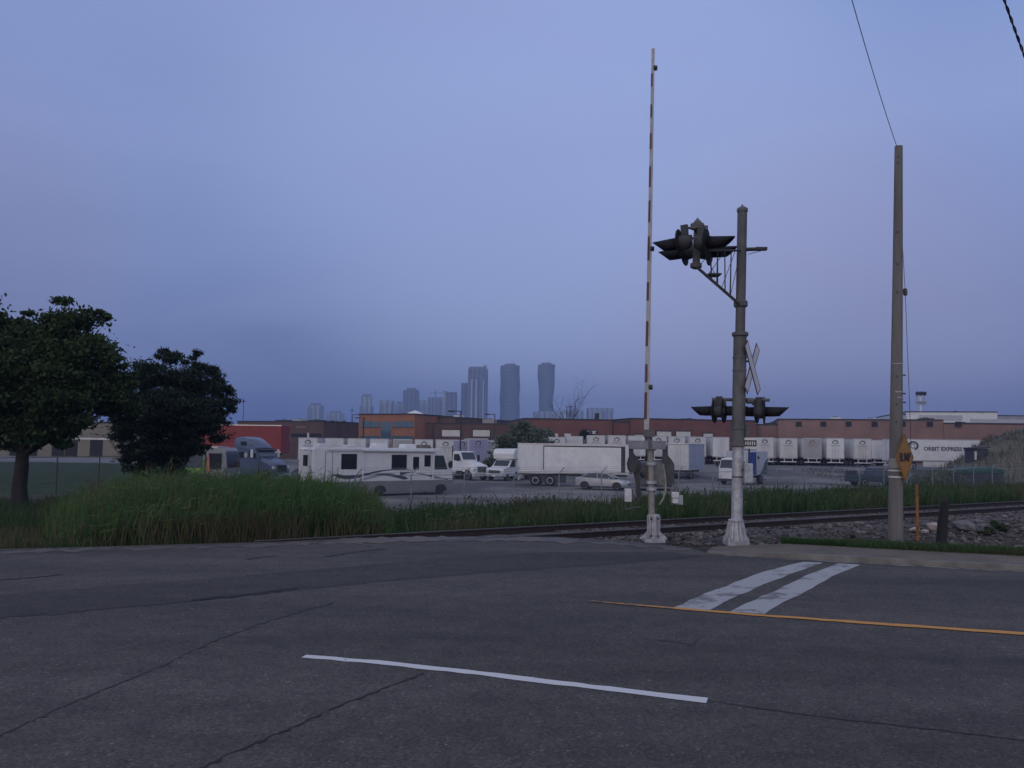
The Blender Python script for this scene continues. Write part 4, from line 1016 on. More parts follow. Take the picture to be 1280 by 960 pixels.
# long lettered trailer, side on
p=plot(1108,108); tl=semi_trailer('long white trailer side on with ORBIT EXPRESS INC lettering, right of the utility pole',p,R(-3),15.5,4.1,WHITE,WHITE,False)
m_=MB(); u=Vector((1,0,0)); v=Vector((0,0,1)); c=Vector((2.95,-1.31,3.2))
ring(m_,c,u,v,.72,.46,26,-75,215,.85); ring(m_,c+Vector((-.1,-.004,-.05)),u,v,.38,.27,24,20,340,.85); part('logo',m_,LOGO,tl)
tm=text_mesh('ORBIT EXPRESS INC',.72,LOGO,.004,align='LEFT',bold=.02); xform(tm,Matrix(((1,0,0,4.3),(0,0,-1,-1.31),(0,1,0,2.8),(0,0,0,1)))); part('lettering',tm,None,tl)
part('skirt',MB().box(4.2,9.5,-1.28,-1.24,.45,1.12),OFFW,tl)

# big white trailer with a framed side panel
p=plot(650,73.5); p2=plot(791,72.0); rz=math.atan2(p2.y-p.y,p2.x-p.x); Lb=(p2-p).length
bt_=semi_trailer('big white box trailer side on, with a dark framed side panel, behind the silver sedan',p,rz,Lb,3.8,WHITE2,WHITE,False)
fx=Lb*.225; fr=MB(); y=-1.305
fr.box(fx,fx+.07,y-.02,y,1.45,3.52); fr.box(fx,Lb*.90,y-.022,y,3.52,3.62); fr.box(Lb*.90,Lb*.935,y-.03,y,1.3,3.62); fr.box(Lb*.97,Lb-.02,y-.03,y,1.2,3.75)
part('side_frame',fr,DKST,bt_)
part('side_panel',MB().box(fx+.07,Lb*.90,y-.012,y+.002,1.42,3.5),WHITE,bt_)
part('side_skirt_box',MB().box(Lb*.2,Lb*.42,-1.2,-.7,.35,.95),DKST,bt_)

# ------------------------------------------------------------------ motorhome
def motorhome():
    pr=plot(383,54.0); pf=plot(560,60.5); rz=math.atan2(pf.y-pr.y,pf.x-pr.x); L=(pf-pr).length-.3
    c=pr; t=thing('motorhome','white and grey motorhome with dark swoosh stripes parked in the gravel lot','motorhome',c,rz)
    # local frame: x from rear (0) to front (L), y left, z up; seen side is -y
    WB=mat('motorhome_white',(0.66,0.645,0.61),.35,var=.07,scale=.8,coat=.2); GB=mat('motorhome_grey',(0.19,0.178,0.175),.45,var=.1,scale=1.2); w=1.25
    H=3.25
    prof=[(0,.95),(0,H-.12),(.12,H),(L-1.15,H),(L-.75,H-.2),(L-.28,1.75),(L-.02,1.5),(L,.95)]
    b=MB(); b.prism(prof,-w,w); bo=part('body',b,WB,t,bevel=.05)
    lo=MB(); lo.prism([(.05,.2),(0.05,.945),(L+.03,.945),(L+.05,.6),(L-.1,.3),(L-.7,.2)],-w-.012,w+.012); part('skirt',lo,GB,t,bevel=.03)
    def win(x0,x1,z0,z1,nm='window',f=.05,par=t):
        o=part(nm,MB().box(x0-f,x1+f,-w-.018,-w+.01,z0-f,z1+f),BLACK,par,bevel=.03)
        part('pane',MB().box(x0,x1,-w-.026,-w-.0175,z0,z1),GLASS,o); return o
    k=L/10.3
    win(1.95*k,2.95*k,1.85,2.8); win(5.55*k,6.6*k,1.85,2.75); win(8.05*k,8.45*k,2.0,2.72)
    d=part('entry_door',MB().box(6.98*k,7.72*k,-w-.022,-w+.01,1.0,2.9),WB,t,bevel=.04); part('door_window',MB().box(7.12*k,7.58*k,-w-.03,-w-.0215,1.75,2.65),GLASS,d); part('handle',MB().box(7.02*k,7.07*k,-w-.05,-w-.0215,1.55,1.7),CHROME,d)
    # cab side window and windscreen
    part('cab_window',MB().prism([(L-1.55,1.75),(L-1.55,2.75),(L-.82,2.75),(L-.48,1.75)],-w-.02,-w+.01),GLASSB,t)
    a=Vector((L-.77,0,H-.24)); e=Vector((L-.30,0,1.8)); dv_=(e-a); n_=Vector((-dv_.z,0,dv_.x)).normalized(); n_= n_ if n_.x>0 else -n_
    part('windscreen',MB().obox((a+e)*.5+n_*.01,Vector((0,w-.12,0)),dv_*.46,n_*.012),GLASSB,t)
    part('mirror',MB().box(L-.42,L-.25,-w-.38,-w-.14,1.9,2.35).tube([(L-.4,-w,2.3),(L-.35,-w-.2,2.25)],.025,6),BLACK,t,bevel=.02)
    # rear wall details
    o=part('rear_window',MB().box(-.02,.01,-.45,.45,2.0,2.75),BLACK,t,bevel=.03); part('pane',MB().box(-.027,-.019,-.4,.4,2.05,2.7),GLASS,o)
    for y in (-1.0,-.15,0,.15,1.0): part('marker_lamp',MB().box(-.03,.0,y-.05,y+.05,H-.2,H-.15),LITE,t)
    for s in (-1,1): part('tail_lamp',MB().box(-.03,0,s*1.05-.1,s*1.05+.1,1.05,1.4),LITE,t)
    ld=MB(); 
    for y in (-.95,-.62): ld.tube([(-.09,y,1.2),(-.09,y,H),(.15,y,H+.12)],.018,6)
    for z in (1.35,1.7,2.05,2.4,2.75,3.05): ld.tube([(-.09,-.95,z),(-.09,-.62,z)],.016,6)
    part('rear_ladder',ld,ALU,t)
    part('rear_bumper',MB().box(-.16,.0,-w,w,.45,.66),GB,t,bevel=.02)
    # awning roll with arms
    aw=part('awning',MB().tube([(3.3*k,-w-.1,H-.16),(8.75*k,-w-.1,H-.2)],.1,12).box(.95,3.2*k,-w-.1,-w-.001,H-.2,H-.06),mat('awning_grey',(0.55,0.55,0.55),.5,var=.12,scale=2),t)
    part('awning_arm',MB().box(3.35*k,3.45*k,-w-.09,-w-.034,1.0,H-.15).box(8.62*k,8.72*k,-w-.09,-w-.034,1.0,H-.2),WHITE,aw)
    part('slide_seam',MB().box(.85,.9,-w-.012,-w+.01,.98,H-.25).box(1.35,1.39,-w-.012,-w+.01,.98,H-.25),GB,t)
    # swooshes: curved tapering ribbons on the seen side
    def swoosh(pts,mt,off):
        n=40; top=[];bot=[]
        xs=[p[0]*k for p in pts]; zs=[p[1] for p in pts]; ws=[p[2]*1.2 for p in pts]
        for i in range(n+1):
            x=mix(xs[0],xs[-1],i/n); 
            # smooth interp
            z=np.interp(x,xs,zs); wd=np.interp(x,xs,ws); z=np.mean([np.interp(x+dx,xs,zs) for dx in (-.35,-.2,0,.2,.35)])
            top.append((x,-w-off,z+wd/2)); bot.append((x,-w-off,z-wd/2))
        m_=MB(); m_.add(top+bot,[(i,i+1,i+n+2,i+n+1) for i in range(n)]); return part('stripe',m_,mt,t)
    SD=mat('stripe_charcoal',(0.05,0.055,0.075),.4); SG=mat('stripe_grey',(0.30,0.31,0.34),.4)
    swoosh([(1.4,1.5,.05),(1.7,1.32,.2),(2.6,1.25,.22),(3.6,1.42,.14),(4.6,1.66,.09),(5.6,1.76,.06),(6.8,1.74,.05),(7.6,1.66,.02)],SD,.008)
    swoosh([(3.2,1.06,.1),(4.2,1.28,.14),(5.0,1.46,.1),(5.8,1.52,.02)],SG,.0085)
    swoosh([(4.2,1.45,.03),(4.8,1.46,.1),(5.6,1.36,.16),(6.5,1.16,.2),(6.75,1.1,.04)],SD,.009)
    swoosh([(6.15,1.4,.3),(6.3,1.48,.18),(6.6,1.55,.1),(7.2,1.55,.03)],SD,.0095)
    swoosh([(7.4,1.5,.03),(8.2,1.36,.07),(9.2,1.12,.1),(9.9,1.0,.05)],SD,.0265)
    swoosh([(8.4,1.25,.03),(9.2,1.06,.07),(10.2,1.08,.04)],SG,.027)
    # roof equipment
    for (x0,x1,y0,y1,h,nm,mt) in ((.5,1.6,-.7,.2,.28,'roof_vent',OFFW),(2.6,3.4,-.4,.4,.2,'roof_vent',OFFW),(4.6,5.6,-.45,.45,.34,'air_conditioner',WHITE),(6.8,7.8,-.5,.4,.3,'air_conditioner',WHITE),(8.2,9.0,-.5,.5,.26,'roof_pod',mat('roof_pod_brown',(0.16,0.12,0.1),.6))):
        part(nm,MB().prism([(x0*k,H-.01),(x0*k+.08,H+h),(x1*k-.15,H+h),(x1*k,H-.01)],y0,y1),mt,t,bevel=.04)
    part('roof_rail',MB().tube([(.3,-1.1,H+.1),(4.5,-1.1,H+.1)],.02,6).tube([(.3,-1.1,H),(.3,-1.1,H+.1)],.02,6).tube([(4.5,-1.1,H),(4.5,-1.1,H+.1)],.02,6),ALU,t)
    for x in (4.7*k,9.35*k):
        for s in (-1,1): wheel(t,x,s*(w-.16),.42,.28,GALV)
        part('wheel_arch',MB().prism([(x+.46*math.cos(a),.34+.34*math.sin(a)) for a in [math.pi*i/10 for i in range(11)]]+[(x-.46,.195),(x+.46,.195)],-w-.02,-w+.0),BLACK,t)
    for s in (-1,1): part('headlight',MB().box(L-.02,L+.06,s*.9-.18,s*.9+.18,1.02,1.22),HEAD,t,bevel=.02)
    part('grille',MB().box(L-.02,L+.055,-.5,.5,1.0,1.2),BLACK,t)
motorhome()

# ------------------------------------------------------------------ sedan
def car_secs(tab,zb):
    """tab rows: x, half width, belt z, shoulder inset"""
    S=[]
    for x,hw,zt in tab:
        S.append([(x,-hw*.82,zb),(x,-hw*.98,zb+.12),(x,-hw,zb+.35),(x,-hw*.97,zt-.06),(x,-hw*.88,zt),(x,hw*.88,zt),(x,hw*.97,zt-.06),(x,hw,zb+.35),(x,hw*.98,zb+.12),(x,hw*.82,zb)])
    return S
def sedan(lab,loc,rz,paint,group=None):
    t=thing('sedan',lab,'car',loc,rz,group)
    tab=[(-2.28,.62,.86),(-2.2,.78,.98),(-1.7,.89,1.04),(-1.0,.91,1.0),(0,.92,.97),(.85,.91,.95),(1.5,.88,.88),(2.0,.8,.76),(2.24,.62,.62)]
    part('body',MB().loft(car_secs(tab,.22)),paint,t,smooth=True)
    # glasshouse
    gh=[(-1.75,.72,1.0,1.02),(-1.05,.68,1.0,1.36),(-.45,.66,.98,1.45),(.15,.66,.97,1.44),(.5,.67,.96,1.34),(1.2,.72,.94,.965)]
    S=[[(x,-hw-.1,zb),(x,-hw,max(zb+.01,zt-.02)),(x,-hw*.8,zt),(x,hw*.8,zt),(x,hw,max(zb+.01,zt-.02)),(x,hw+.1,zb)] for x,hw,zb,zt in gh]
    part('glasshouse',MB().loft(S),GLASS,t,smooth=True)
    rf=MB(); rf.loft([[(x,-.56,z),(x,-.60,z-.05),(x,.60,z-.05),(x,.56,z)] for x,z in ((-1.08,1.365),(-.45,1.465),(.15,1.455),(.52,1.345))])
    for s in (-1,1):
        for a,b in (((-1.78,s*.80,1.0),(-1.05,s*.66,1.37)),((.5,s*.66,1.345),(1.2,s*.8,.94)),((-.3,s*.76,.98),(-.35,s*.655,1.44)),((-1.05,s*.66,1.37),(.5,s*.66,1.345))): rf.tube([a,b],.035,6)
    part('roof',rf,paint,t,smooth=True)
    for x in (-1.36,1.38):
        for s in (-1,1):
            wheel(t,x,s*.8,.325,.22,ALU)
            part('wheel_arch',MB().prism([(x+.4*math.cos(a),.325+.39*math.sin(a)) for a in [math.pi*i/10 for i in range(11)]]+[(x-.4,.22),(x+.4,.22)],s*.93-.008,s*.93+.008),BLACK,t)
    for s in (-1,1):
        part('headlight',MB().obox((2.02,s*.62,.7),(.12,0,-.04),(0,.17,0),(.02,0,.06)),HEAD,t,bevel=.02); part('tail_lamp',MB().obox((-2.22,s*.6,.88),(.04,0,0),(0,.16,0),(0,0,.07)),LITE,t,bevel=.01)
        part('mirror',MB().obox((.72,s*.98,1.0),(.06,0,0),(0,.09,0),(0,0,.06)),paint,t,bevel=.02)
    for s in (-1,1):
        part('door_handle',MB().box(-.12,.02,s*.925-.012,s*.925+.012,.82,.85).box(-1.0,-.86,s*.925-.012,s*.925+.012,.84,.87),CHROME,t)
    part('sill',MB().box(-.95,.95,-.9,.9,.2,.26),BLACK,t)
    part('grille',MB().box(2.16,2.25,-.45,.45,.42,.56),BLACK,t)
    return t
SILVER=mat('silver_car_paint',(0.43,0.44,0.45),.3,.35,var=.04,scale=1,coat=.4)
pr=plot(724,68.5); pf=plot(785,67.0); c=(pr+pf)*.5; c.z=gz(c.x,c.y)
sedan('silver four door sedan parked in front of the big white trailer',c,math.atan2(pf.y-pr.y,pf.x-pr.x),SILVER)
p=plot(384,71); sedan('pale blue sedan mostly hidden between the blue-grey tractor and the motorhome rear',p,R(172),mat('pale_blue_paint',(0.17,0.21,0.27),.35,.2))
def suv(lab,loc,rz,paint):
    t=thing('parked_suv',lab,'car',loc,rz)
    part('body',MB().prism([(-2.3,.3),(-2.35,.9),(-2.2,1.1),(1.0,1.1),(2.2,.95),(2.35,.6),(2.3,.3)],-.93,.93,top=(.9,1.2,.05)),paint,t,bevel=.06)
    part('glasshouse',MB().prism([(-2.2,1.08),(-1.95,1.66),(.1,1.68),(.95,1.08)],-.88,.88,top=(1.1,1.7,.16)),GLASS,t)
    rf=MB(); rf.prism([(-2.0,1.66),(-1.9,1.74),(0,1.75),(.2,1.66)],-.74,.74)
    for s in (-1,1):
        for a,b in (((-2.2,s*.88,1.1),(-1.95,s*.74,1.7)),((-.9,s*.89,1.1),(-.9,s*.75,1.7)),((.95,s*.88,1.1),(.12,s*.74,1.7))): rf.tube([a,b],.05,6)
    part('roof',rf,paint,t)
    for x in (-1.4,1.45):
        for s in (-1,1): wheel(t,x,s*.82,.37,.24,ALU)
    for s in (-1,1): part('headlight',MB().box(2.25,2.36,s*.65-.15,s*.65+.15,.72,.88),HEAD,t); part('tail_lamp',MB().box(-2.36,-2.3,s*.75-.1,s*.75+.1,.8,1.1),LITE,t)
    return t
p=plot(563,84); suv('white sport utility car parked behind the day cab truck frame',p,R(10),WHITE)

# ------------------------------------------------------------------ trucks
def day_cab(lab,loc,rz,paint):
    """conventional day cab tractor; front +x"""
    t=thing('day_cab_truck',lab,'truck',loc,rz)
    part('cab',MB().prism([(.0,.9),(.0,2.75),(.2,2.88),(1.15,2.85),(1.55,2.0),(1.55,.9)],-1.05,1.05,top=(1.9,2.9,.12)),paint,t,bevel=.05)
    part('hood',MB().prism([(1.5,.85),(1.5,1.95),(2.6,1.72),(3.35,1.5),(3.45,1.3),(3.45,.75),(3.2,.7)],-.85,.85,top=(1.3,1.95,.12)),paint,t,bevel=.07)
    for s in (-1,1):
        part('fender',MB().prism([(1.75,.85),(1.85,1.25),(2.2,1.4),(2.9,1.35),(3.35,1.1),(3.42,.7),(3.0,.72),(2.85,1.05),(2.3,1.08),(2.1,.8)],min(s*.8,s*1.15),max(s*.8,s*1.15)),paint,t,bevel=.05)
        part('headlight',MB().box(3.36,3.47,s*.95-.13,s*.95+.13,1.0,1.2),HEAD,t)
        part('side_window',MB().prism([(.3,1.95),(.3,2.6),(1.05,2.6),(1.38,1.95)],s*1.06-.01+(-.06*s),s*1.06+.01+(-.02*s)),GLASSB,t)
        part('mirror',MB().box(1.3,1.4,s*1.4-.12,s*1.4+.12,1.9,2.5).tube([(1.3,s*1.05,2.4),(1.34,s*1.35,2.4)],.02,5),BLACK,t)
        wheel(t,2.6,s*.98,.5,.3,ALU)
        for x in (-2.7,-1.4): wheel(t,x,s*.95,.5,.5,mat('dark_rim',(0.09,0.09,0.09),.6))
        part('fuel_tank',MB().lathe([(.0,-.6),(.3,-.6),(.32,-.55),(.32,.55),(.3,.6),(0,.6)],14,(.1,s*.85,.72),(1,0,0)),ALU,t)
    a=Vector((1.17,0,2.8));e=Vector((1.57,0,2.02)); dv_=e-a; n_=Vector((-dv_.z,0,dv_.x)).normalized(); n_=n_ if n_.x>0 else -n_
    part('windscreen',MB().obox((a+e)*.5+n_*.012,Vector((0,.85,0)),dv_*.45,n_*.012),GLASSB,t)
    part('grille',MB().box(3.44,3.5,-.55,.55,.85,1.4),mat('grille_grey',(0.12,0.12,0.12),.4,.5),t)
    part('bumper',MB().prism([(3.3,.4),(3.3,.72),(3.58,.72),(3.62,.5),(3.55,.4)],-1.18,1.18),OFFW,t,bevel=.03)
    ch=MB(); 
    for y in (-.42,.42): ch.box(-3.6,3.2,y-.06,y+.06,.72,.98)
    ch.box(-2.8,-1.3,-.5,.5,.98,1.12); ch.box(-3.6,-3.3,-1.1,1.1,.5,.95)
    part('chassis',ch,DKST,t)
    part('exhaust_stack',MB().tube([(-.2,-.8,1.0),(-.2,-.8,3.2),(-.3,-.8,3.4)],.07,8),DKST,t)
    return t
p=plot(575,83); day_cab('white day cab truck without trailer, left of the small box truck',p,R(-46),WHITE)
def box_truck(lab,loc,rz):
    t=thing('box_truck',lab,'truck',loc,rz)
    part('cargo_box',MB().box(-4.4,.2,-1.2,1.2,.85,3.2),WHITE,t,bevel=.04); part('cab_over_box',MB().prism([(.2,2.15),(.2,3.2),(.75,3.15),(1.05,2.7),(.95,2.15)],-1.2,1.2),WHITE,t,bevel=.06)
    part('cab',MB().prism([(.15,.45),(.15,2.1),(.95,2.1),(1.65,1.4),(2.75,1.22),(2.85,1.0),(2.85,.5),(2.7,.42)],-1.0,1.0,top=(1.2,2.1,.12)),WHITE,t,bevel=.05)
    a=Vector((.98,0,2.05));e=Vector((1.62,0,1.43)); dv_=e-a; n_=Vector((-dv_.z,0,dv_.x)).normalized(); n_=n_ if n_.x>0 else -n_
    part('windscreen',MB().obox((a+e)*.5+n_*.012,Vector((0,.82,0)),dv_*.46,n_*.012),GLASS,t)
    part('grille',MB().box(2.84,2.9,-.62,.62,.78,1.06),mat('grille_dark',(0.05,0.05,0.055),.4),t)
    part('bumper',MB().box(2.8,3.0,-1.0,1.0,.42,.62),CHROME,t,bevel=.03); part('licence_plate',MB().box(3.0,3.015,-.18,.18,.46,.6),WHITE,t)
    for s in (-1,1):
        part('headlight',MB().box(2.84,2.91,s*.78-.13,s*.78+.13,.8,1.04),HEAD,t)
        part('side_window',MB().prism([(.35,1.4),(.35,2.0),(.85,2.0),(1.4,1.4)],s*1.0-.02-(.04*s),s*1.0+.012-(.02*s)),GLASS,t)
        part('mirror',MB().box(1.25,1.35,s*1.22-.1,s*1.22+.1,1.4,1.8),BLACK,t)
        wheel(t,1.95,s*.88,.38,.24,ALU); wheel(t,-2.6,s*.9,.38,.4,ALU)
    part('chassis',MB().box(-4.3,.2,-.5,.5,.55,.849),DKST,t)
    return t
p=plot(635.5,82.5); box_truck('small white box truck parked nose towards the camera, left of the big white trailer',p,R(-118))
def box_at(lab,px,d,L,Wd,z0,H,rz,m1,m2,name='white_container',cat='trailer'):
    p=plot(px,d); t=thing(name,lab,cat,p,rz)
    part('body',MB().box(0,L,-Wd/2,Wd/2,z0,H),m1,t,bevel=.03)
    part('roof_panel',MB().box(-.12,L+.05,-Wd/2-.06,Wd/2+.06,H-.03,H+.06),WHITE,t)
    for s in (-1,1):
        d_=part('rear_door',MB().box(-.05,-.001,min(s*.02,s*(Wd/2-.06)),max(s*.02,s*(Wd/2-.06)),z0+.06,H-.1),m2,t)
        part('lock_bar',MB().tube([(-.07,s*.25,z0+.1),(-.07,s*.25,H-.15)],.02,6),ALU,d_)
        for x in (1.0,2.2): wheel(t,x,s*(Wd/2-.25),.45,.4,WHITE)
    part('chassis',MB().box(.2,L-.2,-.6,.6,z0-.3,z0-.001),DKST,t); part('bumper',MB().box(-.1,0,-Wd/2,Wd/2,z0-.45,z0-.3),DKST,t)
    return t
box_at('short white cargo trailer angled with its bluish flank showing, right of the gate',848,88,6.5,2.4,.95,3.85,R(62),mat('bluish_skin',(0.36,0.38,0.44),.5,var=.1,scale=1),OFFW)
# cab-over truck by the mast
def cabover(lab,px,d,rz):
    p=plot(px,d); t=thing('cabover_truck',lab,'truck',p,rz); BLUE=mat('truck_blue',(0.02,0.06,0.22),.4)
    part('cab',MB().prism([(.0,.55),(.0,2.5),(.3,2.65),(1.5,2.55),(1.85,1.6),(1.9,.55)],-1.05,1.05,top=(1.5,2.65,.08)),WHITE,t,bevel=.06)
    a=Vector((1.52,0,2.48));e=Vector((1.87,0,1.6));dv_=e-a;n_=Vector((-dv_.z,0,dv_.x)).normalized();n_=n_ if n_.x>0 else -n_
    part('windscreen',MB().obox((a+e)*.5+n_*.012,Vector((0,.9,0)),dv_*.45,n_*.012),GLASS,t)
    part('cargo_box',MB().box(-4.6,-.1,-1.2,1.2,.9,3.3),mat('cargo_grey',(0.42,0.43,0.46),.5,var=.08,scale=1),t,bevel=.04)
    for s in (-1,1):
        o=part('blue_panel',MB().box(-1.7,-.15,s*1.205-.012,s*1.205+.012,1.0,3.2),BLUE,t); part('panel_edge',MB().box(-1.8,-1.7,s*1.205-.02,s*1.205+.02,1.0,3.25),DKST,o)
        m_=MB(); 
        m_.add([(-4.5,s*1.212,.95),(-2.4,s*1.212,.95),(-3.0,s*1.212,1.2),(-3.5,s*1.212,1.7),(-4.0,s*1.212,2.3),(-4.5,s*1.212,2.5)],[(0,1,2,3,4,5)]); part('green_swoosh',m_,mat('swoosh_green',(0.06,0.1,0.1),.5),t)
        part('mark',MB().box(-2.6,-2.1,s*1.208-.006,s*1.208+.006,2.5,2.8),LOGO,t)
        part('side_window',MB().prism([(.5,1.55),(.5,2.3),(1.4,2.3),(1.6,1.55)],s*1.04-.02,s*1.04+.012),GLASS,t)
        wheel(t,1.0,s*.92,.42,.26,ALU); wheel(t,-3.2,s*.95,.42,.42,ALU); part('headlight',MB().box(1.88,1.93,s*.8-.15,s*.8+.15,.75,.95),HEAD,t)
        part('mirror',MB().box(1.6,1.75,s*1.3-.1,s*1.3+.1,1.7,2.2),BLACK,t)
    part('bumper',MB().box(1.85,2.0,-1.05,1.05,.4,.62),DKST,t); part('chassis',MB().box(-4.5,0,-.5,.5,.6,.899),DKST,t)
cabover('white truck with a blue panel and grey cargo box, seen behind the signal mast',921,80,R(-131))

def sleeper(lab,loc,rz,paint):
    """aerodynamic sleeper tractor, front +x"""
    t=thing('sleeper_truck',lab,'truck',loc,rz)
    part('cab',MB().prism([(-2.2,.85),(-2.2,3.1),(.5,3.05),(1.0,2.95),(1.55,2.1),(1.6,.85)],-1.15,1.15,top=(2.4,3.2,.08)),paint,t,bevel=.08)
    # curved roof fairing
    S=[]
    for x,z,hw in ((-2.2,3.98,1.1),(-1.6,4.06,1.1),(-.9,4.0,1.08),(-.2,3.8,1.03),(.4,3.5,.96),(.85,3.2,.88),(1.1,3.02,.8)):
        S.append([(x,-hw,3.0),(x,-hw*.97,mix(3.0,z,.7)),(x,-hw*.8,z-.04),(x,0,z),(x,hw*.8,z-.04),(x,hw*.97,mix(3.0,z,.7)),(x,hw,3.0)])
    part('roof_fairing',MB().loft(S),paint,t,smooth=True)
    part('sun_visor',MB().prism([(.95,2.9),(1.0,3.02),(1.45,2.8),(1.42,2.74)],-1.0,1.0),BLACK,t)
    S=[]
    for x,z,hw in ((1.5,2.15,1.0),(2.2,2.0,.98),(3.0,1.75,.95),(3.5,1.45,.9),(3.7,1.05,.85)):
        S.append([(x,-hw,.7),(x,-hw,z-.3),(x,-hw*.75,z),(x,hw*.75,z),(x,hw,z-.3),(x,hw,.7)])
    part('hood',MB().loft(S),paint,t,smooth=True)
    a=Vector((1.03,0,2.93));e=Vector((1.57,0,2.15));dv_=e-a;n_=Vector((-dv_.z,0,dv_.x)).normalized();n_=n_ if n_.x>0 else -n_
    part('windscreen',MB().obox((a+e)*.5+n_*.012,Vector((0,.98,0)),dv_*.46,n_*.012),mat('windscreen_grey',(0.10,0.11,0.13),.12),t)
    for s in (-1,1):
        part('side_window',MB().prism([(.25,2.05),(.25,2.75),(.95,2.75),(1.35,2.05)],s*1.15-.02,s*1.15+.012),GLASS,t)
        part('sleeper_window',MB().box(-1.3,-.6,s*1.14-.02,s*1.14+.014,2.05,2.6),GLASS,t,bevel=.02); part('sleeper_window',MB().box(-1.2,-.4,s*1.1-.02,s*1.1+.014,3.22,3.6),GLASS,t,bevel=.02)
        part('door_panel',MB().lathe([(.27,0),(.27,.02),(.2,.024)],16,(-.25,s*1.15,2.3),(0,s,0)),mat('badge_silver',(0.4,0.42,0.46),.4,.3),t)
        part('mirror',MB().box(1.05,1.2,s*1.5-.1,s*1.5+.1,2.1,2.85).tube([(1.1,s*1.1,2.6),(1.1,s*1.45,2.6)],.03,6),WHITE,t,bevel=.03)
        wheel(t,2.7,s*1.0,.5,.3,ALU)
        for x in (-3.0,-4.3): wheel(t,x,s*.95,.5,.5,ALU)
        part('headlight',MB().obox((3.5,s*.75,1.2),(.12,0,-.03),(0,.17,0),(.03,0,.1)),HEAD,t,bevel=.02)
        part('side_skirt',MB().box(-2.2,1.6,s*1.16-.03,s*1.16+.02,.4,.9),paint,t)
    part('grille',MB().obox((3.66,0,1.15),(.05,0,-.02),(0,.5,0),(0,0,.3)),BLACK,t); part('bumper',MB().box(3.5,3.8,-1.15,1.15,.4,.72),paint,t,bevel=.05)
    part('chassis',MB().box(-5.0,3.3,-.45,.45,.7,.95),DKST,t)
    return t
BLG=mat('blue_grey_truck_paint',(0.07,0.09,0.145),.35,.2,var=.06,scale=1,coat=.3)
p=plot(318,62); p.z=at(318,547,62).z-4.06-.0; 
sleeper('blue-grey sleeper truck with a tall curved roof fairing, in front of the red trailer',plot(323,77),R(-36),BLG)
# red trailer
p=plot(222,87.5); p2=plot(357,86.5); rz=math.atan2(p2.y-p.y,p2.x-p.x); Lr=(p2-p).length
RED=mat('trailer_red',(0.22,0.02,0.023),.5,var=.12,scale=.9); zt=at(300,530.5,87).z
rt=semi_trailer('long red trailer standing behind the pine tree and the blue-grey truck',Vector((p.x,p.y,max(p.z,zt-4.15))),rz,Lr,4.1,RED,RED,False)
for ch in list(rt.children):
    if ch.name.startswith('body'):
        for g_ in ch.children: g_['label']='pale aluminium top and bottom rails'
# white framed van/bus beside it
def bus(lab,loc,rz,k=.58):
    t=thing('parked_bus',lab,'bus',loc,rz)
    part('body',MB().prism([(-3.6*k,.5),(-3.6*k,2.6),(-3.3*k,2.85),(2.4*k,2.85),(2.8*k,2.6),(3.0*k,1.4),(3.0*k,.5)],-1.1,1.1,top=(2.2,2.9,.1)),mat('bus_grey_white',(0.22,0.22,0.22),.5,var=.15,scale=2),t,bevel=.08)
    for s in (-1,1):
        for x0,x1 in ((-3.4,-2.2),(-2.1,-1.5),(-1.4,.2),(.35,2.3)):
            o=part('window',MB().box(x0*k,x1*k,s*1.11-.02,s*1.11+.006,1.3,2.45),GLASS,t)
        for x in (-2.3*k,2.0*k): wheel(t,x,s*.95,.42,.28,ALU)
        part('headlight',MB().box(3*k-.02,3*k+.04,s*.8-.14,s*.8+.14,.8,1.0),HEAD,t)
    part('windscreen',MB().obox((2.93*k,0,2.0),(.02,0,-.1),(0,.95,0),(-.05,0,.5)),GLASS,t); part('roof_rack',MB().box(-3*k,1.5*k,-.8,.8,2.86,2.94),ALU,t); part('bumper',MB().box(3*k-.05,3*k+.12,-1.1,1.1,.4,.6),DKST,t)
zb=at(268,565.5,60).z-2.9; p=plot(266,60); p.z=max(p.z,zb); bus('white framed minibus with large dark windows, left of the blue-grey truck',p,R(-8))
# lime loader
def loader(lab,loc,rz):
    t=thing('compact_loader',lab,'loader',loc,rz); LIME=mat('lime_paint',(0.14,0.27,0.05),.5,var=.15,scale=2); ORG=mat('orange_paint',(0.34,0.09,0.025),.5)
    part('body',MB().prism([(-1.5,.45),(-1.55,1.2),(-1.2,1.6),(-.3,1.7),(.9,1.0),(1.2,.5)],-.8,.8),LIME,t,bevel=.15)
    part('lift_arm',MB().prism([(-1.5,1.65),(-1.4,1.85),(.5,1.55),(2.2,.75),(2.2,.5),(.4,1.3)],-.95,-.8).prism([(-1.5,1.65),(-1.4,1.85),(.5,1.55),(2.2,.75),(2.2,.5),(.4,1.3)],.8,.95),ORG,t,bevel=.03)
    o=part('cab',MB().prism([(-.6,1.0),(-.6,2.05),(.5,2.05),(.8,1.0)],-.65,.65),GLASS,t); part('cab_frame',MB().tube([(-.6,-.66,1.6),(-.6,-.66,2.06),(.5,-.66,2.06),(.8,-.66,1.0)],.05,6).tube([(-.6,.66,1.6),(-.6,.66,2.06),(.5,.66,2.06),(.8,.66,1.0)],.05,6),LIME,o)
    part('bucket',MB().prism([(2.1,.1),(2.1,.8),(2.3,.8),(2.9,.12),(2.9,.08)],-1,1),DKST,t)
    for x in (-.9,.7):
        for s in (-1,1): wheel(t,x,s*.85,.42,.3,LIME)
zb=at(240,569,45).z-1.75; p=plot(240,45); p.z=max(p.z,zb); loader('lime green and orange compact loader below the pine tree',p,R(-68))
